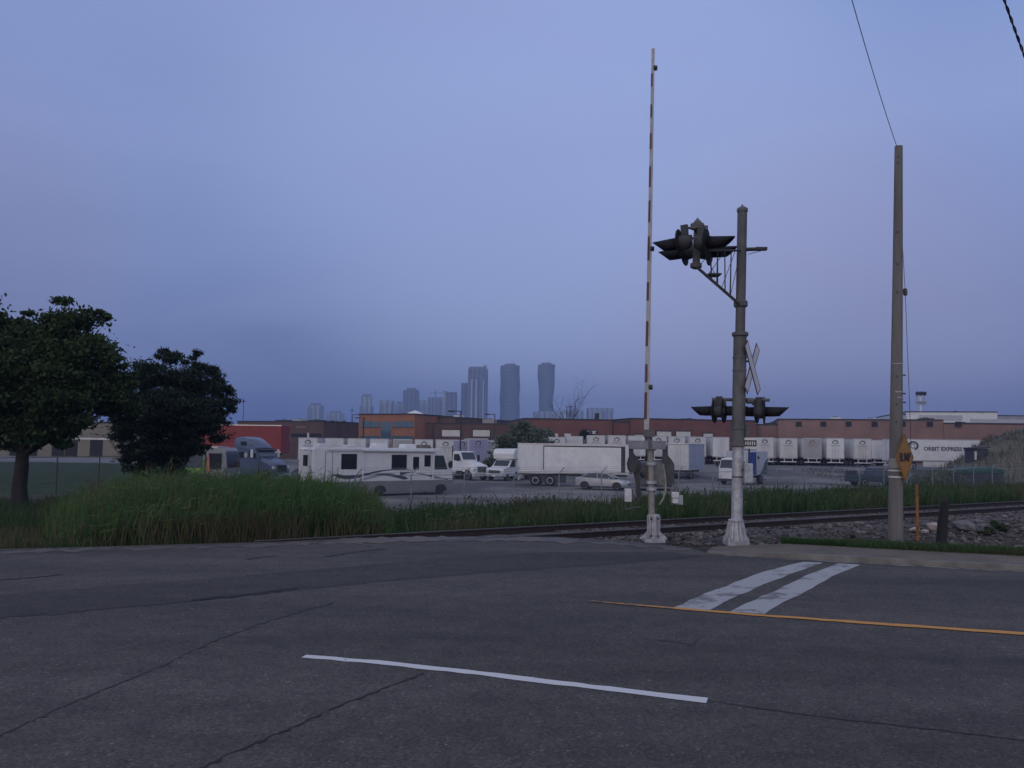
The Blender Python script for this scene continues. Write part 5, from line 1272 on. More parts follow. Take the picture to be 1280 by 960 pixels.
# dark pickup behind the utility pole
def pickup(lab,loc,rz,paint):
    t=thing('pickup_truck',lab,'truck',loc,rz)
    part('body',MB().prism([(-2.7,.45),(-2.7,1.1),(-.6,1.1),(1.0,1.12),(2.4,1.05),(2.65,.8),(2.65,.45)],-.95,.95),paint,t,bevel=.06)
    part('cab',MB().prism([(-.7,1.1),(-.5,1.75),(.5,1.78),(1.15,1.12)],-.9,.9,top=(1.1,1.8,.15)),GLASS,t); part('roof',MB().prism([(-.55,1.74),(-.5,1.83),(.5,1.85),(.6,1.74)],-.76,.76),paint,t,bevel=.03)
    part('truck_bed',MB().box(-2.6,-.8,-.85,.85,1.102,1.2).box(-2.6,-2.4,-.85,.85,1.2,1.55),DKST,t)
    for x in (-1.7,1.7):
        for s in (-1,1): wheel(t,x,s*.85,.4,.26,ALU)
    for s in (-1,1): part('headlight',MB().box(2.6,2.68,s*.7-.15,s*.7+.15,.8,.98),HEAD,t)
p=plot(1093,80); pickup('dark teal pickup parked left behind the utility pole',p,R(8),mat('dark_teal_paint',(0.03,0.05,0.06),.35))

# ------------------------------------------------------------------ chain-link fences
def fence(name,lab,pts,H,post_r,mt,arm=True,mesh_gap=.13,wire_r=.0024,step=3.0,tilt=None):
    base=Vector((pts[0][0],pts[0][1],gz(*pts[0]))); t=thing(name,lab,'fence',base)
    P=[]
    for (a,b) in zip(pts,pts[1:]):
        a,b=Vector(a),Vector(b); n=max(1,round((b-a).length/step)); P+=[a+(b-a)*i/n for i in range(n)]
    P.append(Vector(pts[-1])); Q=[Vector((p.x,p.y,gz(p.x,p.y)))-base for p in P]
    tops=[q+Vector((0,0,H)) for q in Q]
    for i,q in enumerate(Q):
        d=(Q[min(i+1,len(Q)-1)]-Q[max(i-1,0)]).normalized(); 
        mb=MB(); lean=Vector((rnd.gauss(0,.03),rnd.gauss(0,.03),0)); tops[i]+=lean; mb.tube([q-Vector((0,0,.2)),tops[i]],post_r,8)
        if arm: mb.tube([tops[i],tops[i]+Vector((.30,.12,.36))],post_r*.75,6)
        part('post',mb,mt,t)
    mb=MB(); mb.tube(tops,post_r*.6,6); part('top_rail',mb,mt,t)
    if arm:
        mb=MB()
        for f in (.35,.7,1.0): mb.tube([p+Vector((.30,.12,.36))*f for p in tops],.006,4)
        part('barbed_wire',mb,mt,t)
    V=[];Fc=[]
    mb=MB()
    for i in range(len(Q)-1):
        a,b=Q[i],Q[i+1]; at_,bt__=tops[i],tops[i+1]; n=int(round(step/mesh_gap)); dx=(b-a); 
        k=int(H/mesh_gap)
        # zig-zag diagonals both ways as flat hair-thin strips
        for sgn in (1,-1):
            for j in range(-k,n+1):
                u0,u1=j/n,(j+k)/n
                v0,v1=0.0,1.0
                if u0<0: v0=(0-u0)/(u1-u0); u0=0.0
                if u1>1: v1=v0+(1-u0)/(k/n) if v0==0 else v0+(1.0)/(k/n); u1=1.0; v1=min(v1,1)
                if v1<=v0 or u0>=u1: continue
                if sgn<0: v0,v1=1-v0,1-v1
                p=a.lerp(b,u0)+Vector((0,0,H*v0)); q=a.lerp(b,u1)+Vector((0,0,H*v1))
                w=Vector((0,0,wire_r*1.4)); mb.add([p-w,p+w,q+w,q-w],[(0,1,2,3)])
    part('wire_mesh',mb,mt,t); return t
FGALV=mat('weathered_galvanised',(0.24,0.25,0.265),.6,.3,var=.2,scale=3)
A0=Vector((2.7,45)); fpts=[]
fence('chainlink_fence','long galvanised chain link fence with barbed wire arms along the gravel lot edge',[tuple(A0-TD*12),tuple(A0),tuple(A0+TD*33)],2.15,.035,FGALV)
fence('chainlink_fence','galvanised fence section with angled arms below the dirt mound at the right edge',[tuple(A0+TD*33.5),tuple(A0+TD*75)],2.15,.035,FGALV)
fence('chainlink_fence','dark chain link fence across the lawn behind the big leafy tree',[(plot(-60,41).x,plot(-60,41).y),(plot(20,42).x,plot(20,42).y),(plot(225,45).x,plot(225,45).y)],2.3,.03,mat('dark_fence',(0.03,0.032,0.034),.6),arm=False,wire_r=.0008,mesh_gap=.25,step=1.85)

# ------------------------------------------------------------------ buildings
def brick_mat(name,c1,c2,mort,sx=1.0,mixv=.55):
    m=bpy.data.materials.new(name); t,N,L=nt(m)
    o=N.new('ShaderNodeOutputMaterial'); b=N.new('ShaderNodeBsdfPrincipled'); L.new(b.outputs[0],o.inputs[0]); b.inputs['Roughness'].default_value=.9
    tc=N.new('ShaderNodeTexCoord'); mp=N.new('ShaderNodeMapping'); mp.inputs['Rotation'].default_value=(R(90),0,0); L.new(tc.outputs['Object'],mp.inputs[0])
    br=N.new('ShaderNodeTexBrick'); L.new(mp.outputs[0],br.inputs['Vector']); br.inputs['Scale'].default_value=2.0*sx; br.inputs['Color1'].default_value=(*c1,1); br.inputs['Color2'].default_value=(*c2,1); br.inputs['Mortar'].default_value=(*mort,1); br.inputs['Mortar Size'].default_value=.012; br.inputs['Row Height'].default_value=.16; br.inputs['Brick Width'].default_value=.46
    n=N.new('ShaderNodeTexNoise'); n.inputs['Scale'].default_value=.35; n.inputs['Detail'].default_value=6; L.new(tc.outputs['Object'],n.inputs['Vector'])
    r=N.new('ShaderNodeValToRGB'); L.new(n.outputs['Fac'],r.inputs[0]); r.color_ramp.elements[0].position=.3; r.color_ramp.elements[1].position=.7; r.color_ramp.elements[0].color=(.8,.8,.8,1); r.color_ramp.elements[1].color=(1.12,1.1,1.08,1)
    mx=N.new('ShaderNodeMixRGB'); mx.blend_type='MULTIPLY'; mx.inputs[0].default_value=1; L.new(br.outputs['Color'],mx.inputs[1]); L.new(r.outputs[0],mx.inputs[2]); L.new(mx.outputs[0],b.inputs['Base Color']); return m
BR_RED=brick_mat('red_brick',(0.205,0.078,0.058),(0.16,0.062,0.048),(0.13,0.085,0.075))
BR_PINK=brick_mat('pinkish_brick',(0.27,0.155,0.125),(0.235,0.135,0.11),(0.22,0.155,0.13))
BR_ORG=brick_mat('orange_brick',(0.33,0.135,0.07),(0.28,0.115,0.06),(0.26,0.15,0.1))
BR_BRN=brick_mat('brown_brick',(0.135,0.075,0.06),(0.11,0.062,0.052),(0.11,0.075,0.066))
COPE=mat('dark_coping',(0.035,0.035,0.038),.7); DOCK_=mat('white_dock_door',(0.62,0.6,0.55),.6,var=.06,scale=1)
BWIN=mat('building_window',(0.016,0.014,0.018),.4,spec=.25); BWINB=glass('blue_tinted_glass',(0.06,0.11,0.15),.08)
def building(name,lab,px0,px1,d,ytop,wallm,depth=40,d2=None,feats=(),roofs=(),zbase=None,cope=COPE,side=True):
    """flat-roofed block whose front wall spans two pixel columns at depth d (d2 at the right end)"""
    d2=d2 or d; a=at(px0,hor(px0),d); b=at(px1,hor(px1),d2); L_=(Vector((b.x-a.x,b.y-a.y))).length; rz=math.atan2(b.y-a.y,b.x-a.x)
    z0=(zbase if zbase is not None else min(gz(a.x,a.y),gz(b.x,b.y))-.3); H=at((px0+px1)/2,ytop,(d+d2)/2).z-z0
    t=thing(name,lab,'building',(a.x,a.y,z0),rz)
    part('wall',MB().box(0,L_,0,depth,0,H),wallm,t)
    part('roof_coping',MB().box(-.08,L_+.08,-.08,.35,H+.002,H+.24).box(-.08,.35,.35,depth,H+.002,H+.24).box(L_-.35,L_+.08,.35,depth,H+.002,H+.24),cope,t)
    part('roof',MB().box(.35,L_-.35,.36,depth,H-.3,H+.05),mat('roof_gravel',(0.2,0.19,0.18),.95,var=.2,scale=.5),t)
    sc=L_/(px1-px0)
    def X(px): return (px-px0)*sc
    def Z(px,py): 
        dd=mix(d,d2,(px-px0)/(px1-px0)); return at(px,py,dd).z-z0
    for f in feats:
        kind,x0,y0,x1,y1=f[:5]; xa,xb=X(x0),X(x1); xm=(x0+x1)/2; zb_,zt_=Z(xm,y1),Z(xm,y0)
        if kind=='dock':
            o=part('dock_door',MB().box(xa,xb,-.06,.02,zb_,zt_),DOCK_,t); 
            sm=MB(); 
            for i in range(1,5): z=mix(zb_,zt_,i/5); sm.box(xa+.05,xb-.05,-.075,-.058,z-.03,z+.03)
            part('panel_seam',sm,OFFW,o)
            part('door_frame',MB().box(xa-.18,xa-.01,-.12,.02,zb_-1.2,zt_+.2).box(xb+.01,xb+.18,-.12,.02,zb_-1.2,zt_+.2).box(xa-.01,xb+.01,-.12,.02,zt_+.01,zt_+.2),COPE,o)
        elif kind=='win':
            o=part('window',MB().box(xa,xb,-.05,.02,zb_,zt_),f[5] if len(f)>5 else BWIN,t)
            m_=max(1,int((xb-xa)/1.4)); fr=MB(); fr.box(xa-.06,xb+.06,-.09,.02,zb_-.08,zb_-.001)
            for i in range(1,m_): x=mix(xa,xb,i/m_); fr.box(x-.035,x+.035,-.07,-.045,zb_,zt_)
            part('window_frame',fr,f[6] if len(f)>6 else COPE,o)
        elif kind=='panel': part('wall_panel',MB().box(xa,xb,-.04,.02,zb_,zt_),f[5],t)
        elif kind=='pipe': part('downpipe',MB().box(xa,xb,-.14,.0,zb_,zt_),COPE,t)
    for (x0,x1,yt,dep,mt_) in roofs:
        z_=Z((x0+x1)/2,yt); o=part('rooftop_unit',MB().box(X(x0),X(x1),dep,dep+2.2,H+.05,max(H+.35,z_)),mt_,t,bevel=.06)
        part('unit_vent',MB().lathe([(.5,0),(.5,.12),(.3,.14)],10,((X(x0)+X(x1))/2,dep+1.1,max(H+.35,z_))),COPE,o)
    return t
# right brick building with small windows
fe=[('win',x,527,x+7.5,533) for x in (996,1028,1060,1092.5,1127,1160,1194)]
building('brick_warehouse','long pinkish brick building with a row of small dark windows at the right',973,1180,141,525.5,BR_PINK,45,134,fe,[(1005,1026,522.5,6,GALV),(1048,1062,519.5,8,OFFW),(1094,1106,521.5,6,GALV),(1160,1178,521.5,5,COPE)])
building('brick_annex','lower pinkish brick wing with curved roofline between the mast and the long brick building',942,985,145,531.5,BR_PINK,20,141,[('win',935,537,941,541)],[(945,958,527.8,4,COPE)])
building('brick_annex','low brick wing continuing right of the long pinkish building, behind the mound',1180.5,1300,134,530.5,BR_PINK,40,132,[('panel',1214,524,1300,530,GALV)],[(1216,1238,527,6,COPE)])
building('white_warehouse','large white metal building rising behind the long brick building at the right',1134,1248,190,515.5,WHITE,40,185,[('panel',1150,519,1205,526,GALV)],[(1165,1185,513.5,10,COPE),(1205,1214,512.5,8,COPE)])
building('grey_warehouse','low grey flat roofed building at the far right behind the white one',1249,1340,220,520.5,mat('grey_clad',(0.3,0.31,0.33),.6,var=.1,scale=.3),40,220,[('win',1252,527,1330,532,BWINB)],[])
# centre red brick
building('brick_warehouse','red brick warehouse with white dock doors behind the raised gate',789,945,138,525.5,BR_RED,45,142,[('dock',793,543.5,804,548.5),('dock',820,539.5,838,549.5),('dock',844,539.5,862,549.5),('dock',878,542,890,549.5)],[(870,880,522.5,7,COPE),(885,898,521.5,10,COPE)])
building('brick_warehouse','red brick warehouse with one white doorway, behind the big white trailer',655,765,136,525,BR_RED,45,138,[('dock',730,538.5,745,551),('panel',693,542,697,550,OFFW),('panel',705,542,713,549,OFFW)],[(762,764.5,515,9,COPE),(690,700,523,12,COPE)])
building('brick_annex','short lower red brick link between the two red brick warehouses',765.5,788.5,139,528.5,BR_RED,40,139,[],[])
building('brick_annex','brown brick wing with two white dock doors right of the orange office',519.5,660,150,530.5,BR_BRN,40,146,[('dock',553,537.5,577,545.5),('dock',592,537.5,613,545.5),('pipe',541,531,542.5,549)],[(590,606,522,9,mat('roof_unit_beige',(0.3,0.27,0.26),.7)),(560,575,528,12,COPE)])
building('brick_annex','taller plain brown brick block joined to the right side of the orange office',518.6,569,156,522.5,BR_BRN,40,152,[],[])
building('office_building','two storey orange brick office with blue window bands',448,518,151,518.5,BR_ORG,30,146,[('win',451,526.5,475,534,BWINB),('win',491,526.5,517,534,BWINB),('panel',476.5,527,489,549,BWINB),('win',451,545,475,549.5,BWINB),('win',491,545,517,549.5,BWINB),('pipe',454,522,455,549)],[(468,484,515,8,COPE),(492,500,517,12,COPE),(520,528,515.5,14,OFFW)],zbase=-1.9)
tent=thing('roof_tent','small white peaked canopy on the orange office roof','canopy',at(519,517.5,160)); s_=1.8
part('canopy',MB().add([(-s_,-s_,0),(s_,-s_,0),(s_,s_,0),(-s_,s_,0),(0,0,.75),(-s_,-s_,-.15),(s_,-s_,-.15),(s_,s_,-.15),(-s_,s_,-.15)],[(0,1,4),(1,2,4),(2,3,4),(3,0,4),(0,5,6,1),(1,6,7,2),(2,7,8,3),(3,8,5,0)]),WHITE,tent); part('leg',MB().box(-.05,.05,-.05,.05,-1.2,0).box(s_-.1,s_,-s_,-s_+.1,-1.2,-.1).box(-s_,-s_+.1,-s_,-s_+.1,-1.2,-.1),ALU,tent)
building('brown_building','low brown brick building with pale columns behind the blue-grey truck',296,404,170,527.5,BR_BRN,40,160,[('win',366,542,384,546),('win',388,542,402,546),('panel',362,541,364,552,OFFW),('panel',385,541,387,552,OFFW),('panel',371,533,382,534.5,mat('faded_sign',(0.25,0.17,0.16),.7))],[(302,318,523,10,COPE),(325,337,522,10,GREYT),(338,352,522.5,12,COPE)])
building('beige_building','long beige building with tall dark windows behind the left lawn',-120,152,118,528,mat('beige_precast',(0.21,0.185,0.14),.85,var=.12,scale=.3),25,112,[('win',x,550,x+15,569.5,BWIN) for x in (-60,-28,17,36,69,85,115)]+[('panel',-120,546,150,548,OFFW)],[],zbase=at(40,581,115).z)
# pale apron in front of it
ap=MB(); a,b,c,d_=at(-120,570,112),at(165,570,108),at(165,581,88),at(-120,581,92)
for q in (a,b,c,d_): q.z=gz(q.x,q.y)+.03
ap.add([tuple(a),tuple(b),tuple(c),tuple(d_)],[(0,1,2,3)]); struct('car_park',ap,mat('pale_asphalt',(0.15,0.15,0.152),.9,var=.1,scale=.4))
# dirt mound with scrub on the right
mo=MB(); nxm,nym=44,26; bx0,bx1=36,92; by0,by1=76,104
def moundz(x,y):
    v=(y-by0)/(by1-by0); px=640+1000*x/y; h=np.interp(px,[1130,1158,1175,1195,1215,1235,1260,1285,1340,1420,1500],[0,.25,1.3,2.5,3.7,4.7,5.4,5.9,6.2,4.5,0])
    h*=ss(0,.5,v)*ss(0,.35,1-v); return gz(x,y)-.25+h*(1+.16*noise.noise(Vector((x*.2,y*.2,1))))+.3*noise.noise(Vector((x*.6,y*.6,4)))*min(1,h)
for j in range(nym+1):
    for i in range(nxm+1):
        x=mix(bx0,bx1,i/nxm); y=mix(by0,by1,j/nym); mo.v.append((x,y,moundz(x,y)))
for j in range(nym):
    for i in range(nxm):
        a=j*(nxm+1)+i; mo.f.append((a,a+1,a+nxm+2,a+nxm+1)); mo.m.append(0)
struct('hill',mo,mat('scrubby_earth',(0.14,0.125,0.09),.95,var=.3,scale=.45,col2=(0.075,0.075,0.048),bump=.8,bscale=3),smooth=True)
B,H,Wd,Ln,rv=[],[],[],[],[]
while len(B)<9000:
    x,y=rs.uniform(bx0,bx1),rs.uniform(by0,by1)
    if noise.noise(Vector((x*.25,y*.25,9)))<-.15: continue
    B.append((x,y,moundz(x,y)-.05)); H.append(rs.uniform(.25,.8)); Wd.append(rs.uniform(.02,.05)); Ln.append(tuple(rs.normal(0,.25,2))); rv.append(rs.rand())
SCRUB=leafmat('scrub',(0.06,0.062,0.036),(0.10,0.095,0.06),(0.13,0.115,0.078),.2,.15)
blades(B,H,Wd,Ln,rv,SCRUB,'mound_scrub')
# hut, green tarp container, white block
q=at(1221,576,86); hut=thing('site_hut','small dark blue-grey hut half sunk in the scrub of the mound','hut',(q.x,q.y,q.z-.2),R(6)); part('wall',MB().box(-.85,.85,-.7,.7,0,1.5),mat('hut_blue',(0.045,0.05,0.065),.7,var=.2,scale=2),hut); part('roof',MB().prism([(-1,1.48),(-1,1.58),(1,1.72),(1,1.62)],-.85,.85),COPE,hut); part('door',MB().box(-.75,-.5,-.73,-.69,.3,1.2),OFFW,hut)
q=plot(1189,77); con=thing('covered_container','long low container under a dark green tarp at the foot of the mound','container',q,R(2)); part('container_body',MB().box(0,4.4,-1,1,.1,1.75),mat('container_dark',(0.04,0.042,0.05),.7,var=.2,scale=1.5),con); part('tarp',MB().prism([(-.1,1.55),(-.1,1.78),(1.2,2.05),(3.6,2.1),(4.5,1.9),(4.5,1.6)],-1.06,1.06),mat('green_tarp',(0.02,0.085,0.065),.6,var=.3,scale=2),con,bevel=.05)
q=gnd_t(1201,594); wb=part('concrete_block',MB().box(-.3,.3,-.2,.2,0,.42),OFFW,bevel=.03); wb.location=q+Vector((0,0,.25)); tag(wb,'small pale concrete block in the grass below the mound fence','concrete block')
P,D,W,Lh,rv=[],[],[],[],[]
gb=plot(1160,72); tree('shrub','hazy grey-green shrub beside the mound fence, right of the diamond sign','shrub',gb,.4,.04,[(-1.6,0,.9,.8),(-.4,0,1.1,.95),(.8,0,1.2,.9),(1.9,0,1.3,.9)],2600,.12,LEAFC,61)

# ------------------------------------------------------------------ lamp posts, masts
def lamp_post(lab,px,ybase,ytop,d,head=-1,r=.09):
    b=at(px,hor(px),d); z0=gz(b.x,b.y); top=at(px,ytop,d).z-z0; t=thing('lamp_post',lab,'lamp post',(b.x,b.y,z0)); part('pole',MB().tube([(0,0,-.2),(0,0,top)],[r,r*.75],8),COPE,t); part('lamp_arm',MB().box(min(0,head*1.1),max(0,head*1.1),-.06,.06,top-.1,top),COPE,t); part('lamp_head',MB().box(head*1.1-.35,head*1.1+.35,-.2,.2,top-.16,top+.02),COPE,t)
lamp_post('tall dark lamp post between the motorhome cab and the day cab truck',575.5,575,513.5,92)
lamp_post('dark lamp post shorter and further right, next to the grey-green tree',618,550,517.5,118)
lamp_post('slim dark lamp post in front of the orange office',453.5,550,522,140,r=.06)
lamp_post('thin dark lamp post left of the orange office, above the dark trees',440,545,518,180,head=1,r=.08)
lamp_post('thin curved lamp post above the red warehouse near the dead tree',708,540,508,178,head=1,r=.1)
def pole_mast(name,lab,cat,px,yt,d,r):
    b=at(px,hor(px),d); z0=gz(b.x,b.y); top=at(px,yt,d).z-z0; t=thing(name,lab,cat,(b.x,b.y,z0)); part('pole',MB().tube([(0,0,-.2),(0,0,top)],[r,r*.5],6),COPE,t); part('crossarm',MB().box(-.6,.6,-.05,.05,top-1.0,top-.85),COPE,t)
pole_mast('utility_pole','thin distant pole above the roofs between the pine and the skyline','utility pole',303,497,200,.1)
pole_mast('utility_pole','thin distant pole left of the orange office, tallest above the dark trees','utility pole',439,509,230,.12)
b=at(1152,hor(1152),200); fl=thing('floodlight_mast','tall floodlight mast with clustered lamps above the white building','floodlight mast',(b.x,b.y,-1.2)); top=at(1152,490,200).z+1.2
part('pole',MB().tube([(0,0,0),(0,0,top)],[.3,.2],8),WHITE,fl)
part('lamp_frame',MB().box(-1.1,1.1,-.1,.1,top-1.2,top-1.0).box(-1.1,1.1,-.1,.1,top-3.4,top-3.2).box(-1.0,-.9,-.1,.1,top-3.4,top+.2).box(.9,1.0,-.1,.1,top-3.4,top+.2),ALU,fl)
for i in range(3): part('floodlight',MB().obox((-.9+.9*i,-.3,top-.4),(.33,0,0),(0,.25,.1),(0,-.15,.4)),DKST,fl)
for i in range(3): part('floodlight',MB().obox((-.9+.9*i,-.3,top-2.6),(.3,0,0),(0,.25,.1),(0,-.12,.33)),mat('flood_glass',(0.35,0.38,0.4),.3),fl)

# ------------------------------------------------------------------ skyline
def tower_mat(name,c1,c2,fl=3.1,bay=3.2,vw=.35):
    m=bpy.data.materials.new(name); t,N,L=nt(m)
    o=N.new('ShaderNodeOutputMaterial'); b=N.new('ShaderNodeBsdfPrincipled'); L.new(b.outputs[0],o.inputs[0]); b.inputs['Roughness'].default_value=.5
    tc=N.new('ShaderNodeTexCoord'); sp=N.new('ShaderNodeSeparateXYZ'); L.new(tc.outputs['Object'],sp.inputs[0])
    def saw(s,per,th):
        a=N.new('ShaderNodeMath'); a.operation='DIVIDE'; a.inputs[1].default_value=per; L.new(s,a.inputs[0]); f=N.new('ShaderNodeMath'); f.operation='FRACT'; L.new(a.outputs[0],f.inputs[0]); g=N.new('ShaderNodeMath'); g.operation='GREATER_THAN'; g.inputs[1].default_value=th; L.new(f.outputs[0],g.inputs[0]); return g
    h=saw(sp.outputs[2],fl,.62); v=saw(sp.outputs[0],bay*2.3,1-vw)
    mxm=N.new('ShaderNodeMath'); mxm.operation='MAXIMUM'; L.new(h.outputs[0],mxm.inputs[0]); L.new(v.outputs[0],mxm.inputs[1])
    mx=N.new('ShaderNodeMixRGB'); L.new(mxm.outputs[0],mx.inputs[0]); mx.inputs[1].default_value=(*c1,1); mx.inputs[2].default_value=(*c2,1); L.new(mx.outputs[0],b.inputs['Base Color']); return m
TM=tower_mat('tower_glass_concrete',(0.06,0.075,0.1),(0.34,0.34,0.36)); TM2=tower_mat('tower_pale',(0.12,0.13,0.15),(0.42,0.42,0.42),3.1,5,.5); TM3=tower_mat('tower_dark',(0.04,0.05,0.07),(0.2,0.21,0.24),3.1,4,.3)
TROOF=mat('tower_roof',(0.2,0.2,0.22),.8)
def tower(lab,x0,x1,yt,d,mt,pent=True,taper=None,steps=(),piers=()):
    a=at(x0,hor(x0),d); b=at(x1,hor(x1),d); w=b.x-a.x; c=(a+b)*.5; z0=-3; H=at((x0+x1)/2,yt,d).z-z0; t=thing('tower_block',lab,'tower',(c.x,c.y,z0))
    if taper: part('tower_body',MB().box(-w/2,w/2,-w*.4,w*.4,0,H*taper[0]).box(-w/2*taper[1],w/2*taper[1],-w*.36,w*.36,H*taper[0],H),mt,t)
    else: part('tower_body',MB().box(-w/2,w/2,-w*.4,w*.4,0,H),mt,t)
    if pent: part('penthouse',MB().box(-w*.3,w*.3,-w*.25,w*.25,H,H+5),TROOF,t)
    bl=MB()
    for i in range(4):
        xx=mix(-w*.4,w*.4,i/3); bl.box(xx-w*.035,xx+w*.035,-w*.4-1.5,-w*.4,4,H*(.92 if not taper else taper[0]*.98))
    part('balcony_stack',bl,TROOF,t)
    for (sx0,sx1,sy) in steps:
        p0=at(sx0,hor(sx0),d).x-c.x; p1=at(sx1,hor(sx1),d).x-c.x; part('tower_wing',MB().box(p0,p1,-w*.4-2,w*.3,0,at(sx0,sy,d).z-z0),TM2,t)
    return t
for args in (('lone grey tower block furthest left on the skyline',384,402,507,1750,TM2),('short wide hazy tower second from the left of the skyline',409,428.5,516.5,1900,TM2),
    ('stepped tower with a narrower crown above the left of the orange office',449,465,496,1750,TM2,True,(.8,.72)),('square topped mid-rise tower above the middle of the orange office',473.5,490.5,501,1600,TM2,False),
    ('small pale tower just left of the broad dark one over the office',493,503,505,1800,TM2),('broad dark tower with rounded top over the right end of the orange office',503.5,522,488,1750,TM3),
    ('low hazy block between the broad dark tower and the slanted tower',522.5,534,500,1950,TM2,False),('slanted roof tower with a crane, left of the pair beside the tallest',534.5,553,497,1750,TM,False),
    ('tower with a raised left shoulder, third left of the tallest dark tower',554,570,490.5,1650,TM3,False,None,((553,558,489),))):
    tower(*args)
tower('slender slab close against the left of the tallest dark tower',575.5,583.5,479,1650,TM3,False)
t=tower('tallest dark tower with pale vertical piers and a crown, left of the two curved towers',584,608.5,462,1650,TM3,False)
H=at(596,462,1650).z+3; w=(at(608.5,553,1650)-at(584,553,1650)).x
part('crown',MB().box(-w*.46,w*.3,-w*.3,w*.3,H,H+5).box(w*.3,w*.42,-w*.3,w*.3,H,H+8),TROOF,t); part('pale_pier',MB().box(-w*.34,-w*.26,-w*.45-2,-w*.4,0,H*.86).box(-w*.1,-w*.02,-w*.45-2,-w*.4,0,H*.86).box(w*.26,w*.32,-w*.45-2,-w*.4,0,H*.86),mat('pale_pier',(0.5,0.5,0.5),.7),t)
def curved(lab,px,wpx,yt,d,tw,ph,ecc,mt):
    c=at(px,hor(px),d); z0=-3; H=at(px,yt,d).z-z0; rx=wpx/2*d/1000; t=thing('curved_tower',lab,'tower',(c.x,c.y,z0)); n=28; S=[]
    fl=56
    for i in range(fl+1):
        f=i/fl; a=ph+tw*f+.35*math.sin(f*9+ph); ox=rx*.035*math.sin(f*19+ph); S.append([( ox+(rx*math.cos(q)*math.cos(a)-rx*ecc*math.sin(q)*math.sin(a)), (rx*math.cos(q)*math.sin(a)+rx*ecc*math.sin(q)*math.cos(a)), H*f) for q in [2*math.pi*k/n for k in range(n)]])
    part('tower_body',MB().loft(S),mt,t,smooth=True)
    sl_=MB()
    for i in range(1,fl,1):
        ring_=S[i]; up1=[(x*1.035,y*1.035,z) for x,y,z in ring_]; up2=[(x*1.035,y*1.035,z+.7) for x,y,z in ring_]; sl_.loft([up1,up2])
    part('balcony_slab',sl_,mat('slab_grey',(0.33,0.34,0.36),.7),t)
    part('penthouse',MB().lathe([(rx*.6,0),(rx*.6,4),(rx*.2,4.2)],14,(0,0,H)),TROOF,t); part('antenna',MB().tube([(rx*.3,0,H),(rx*.3,0,H+10)],.5,5),TROOF,t)
curved('broad curved tower with gently rippled edge, middle of the three tallest',636.5,24.5,457.5,1700,.5,-.2,.93,mat('curved_glass_a',(0.13,0.14,0.16),.5))
curved('slimmer curved tower with a waisted outline, rightmost of the three tallest',682,21.5,456,1750,2.3,.5,.8,mat('curved_glass_b',(0.1,0.115,0.14),.5))
tower('low pale block at the foot of the waisted curved tower',666,704,515,1700,TM2,False); tower('low hazy block behind the bare dead tree',708,729,513,1850,TM2,False); tower('low wide hazy block at the right end of the skyline',734,765,510.5,1900,TM2,False,None,((734,748,514),))
cr=at(543,hor(543),1750); t=thing('tower_crane','thin hazy crane standing on the slanted tower','crane',(cr.x,cr.y,-3)); H=at(543,487,1750).z+3
part('crane_mast',MB().box(-.9,.9,-.9,.9,at(543,497,1750).z+3.2,H),TROOF,t); part('crane_jib',MB().box(-14,22,-.6,.6,H-8,H-6.6),TROOF,t)
# scattered far-off low houses and trees as one hazy wood
P,D,W,Lh,rv=[],[],[],[],[]
for i in range(16000):
    a=rs.uniform(-.8,.85); d_=rs.uniform(330,900); p=Vector((a*d_,d_,0)); hh=8*(.5+.5*noise.noise(Vector((p.x*.02,p.y*.02,0))))+1.5
    P.append((p.x,p.y,-2+hh*rs.rand())); D.append(rs.normal(0,1,3)); W.append(rs.uniform(.6,1.3)); Lh.append(rs.uniform(.8,1.6)); rv.append(rs.rand())
cards(P,D,W,Lh,rv,LEAFD,'far_wood',kind='stuff')

# ------------------------------------------------------------------ haze
hz=MB().box(-3200,3200,-400,3400,-6,190)
hm=bpy.data.materials.new('haze'); t_,N,L=nt(hm); o_=N.new('ShaderNodeOutputMaterial'); v_=N.new('ShaderNodeVolumePrincipled'); L.new(v_.outputs[0],o_.inputs['Volume'])
v_.inputs['Density'].default_value=0.00045; v_.inputs['Color'].default_value=(0.39,0.53,0.85,1); v_.inputs['Anisotropy'].default_value=0.0
ho=struct('haze',hz,hm,'stuff')

# ------------------------------------------------------------------ sky and light
w=bpy.data.worlds.new('World'); scene.world=w; w.use_nodes=True; T=w.node_tree; N=T.nodes; L=T.links; N.clear()
out=N.new('ShaderNodeOutputWorld'); add=N.new('ShaderNodeAddShader'); L.new(add.outputs[0],out.inputs[0])
SUN_EL, SUN_AZ = R(4), R(205)            # low behind the camera
sky=N.new('ShaderNodeTexSky'); sky.sky_type='NISHITA'; sky.sun_disc=False; sky.sun_elevation=SUN_EL; sky.sun_rotation=SUN_AZ; sky.dust_density=2.0; sky.air_density=1.0
bg1=N.new('ShaderNodeBackground'); bg1.inputs[1].default_value=0.03; L.new(sky.outputs[0],bg1.inputs[0]); L.new(bg1.outputs[0],add.inputs[0])
tc=N.new('ShaderNodeTexCoord'); sp=N.new('ShaderNodeSeparateXYZ'); L.new(tc.outputs['Generated'],sp.inputs[0])
def s2l(c): return tuple(((v/255)/12.92 if v/255<=.04045 else ((v/255+.055)/1.055)**2.4) for v in c)
gr=N.new('ShaderNodeValToRGB'); L.new(sp.outputs[2],gr.inputs[0])
el=gr.color_ramp.elements
el[0].position=0.0; el[0].color=(*s2l((84,98,152)),1); el[1].position=1.0; el[1].color=(*s2l((150,152,172)),1)
for ps,c in ((.08,(88,104,162)),(.16,(99,117,174)),(.25,(117,135,192)),(.36,(134,151,202)),(.48,(123,143,197)),(.7,(140,148,180))):
    e=el.new(ps); e.color=(*s2l(c),1)
cur=gr.outputs[0]
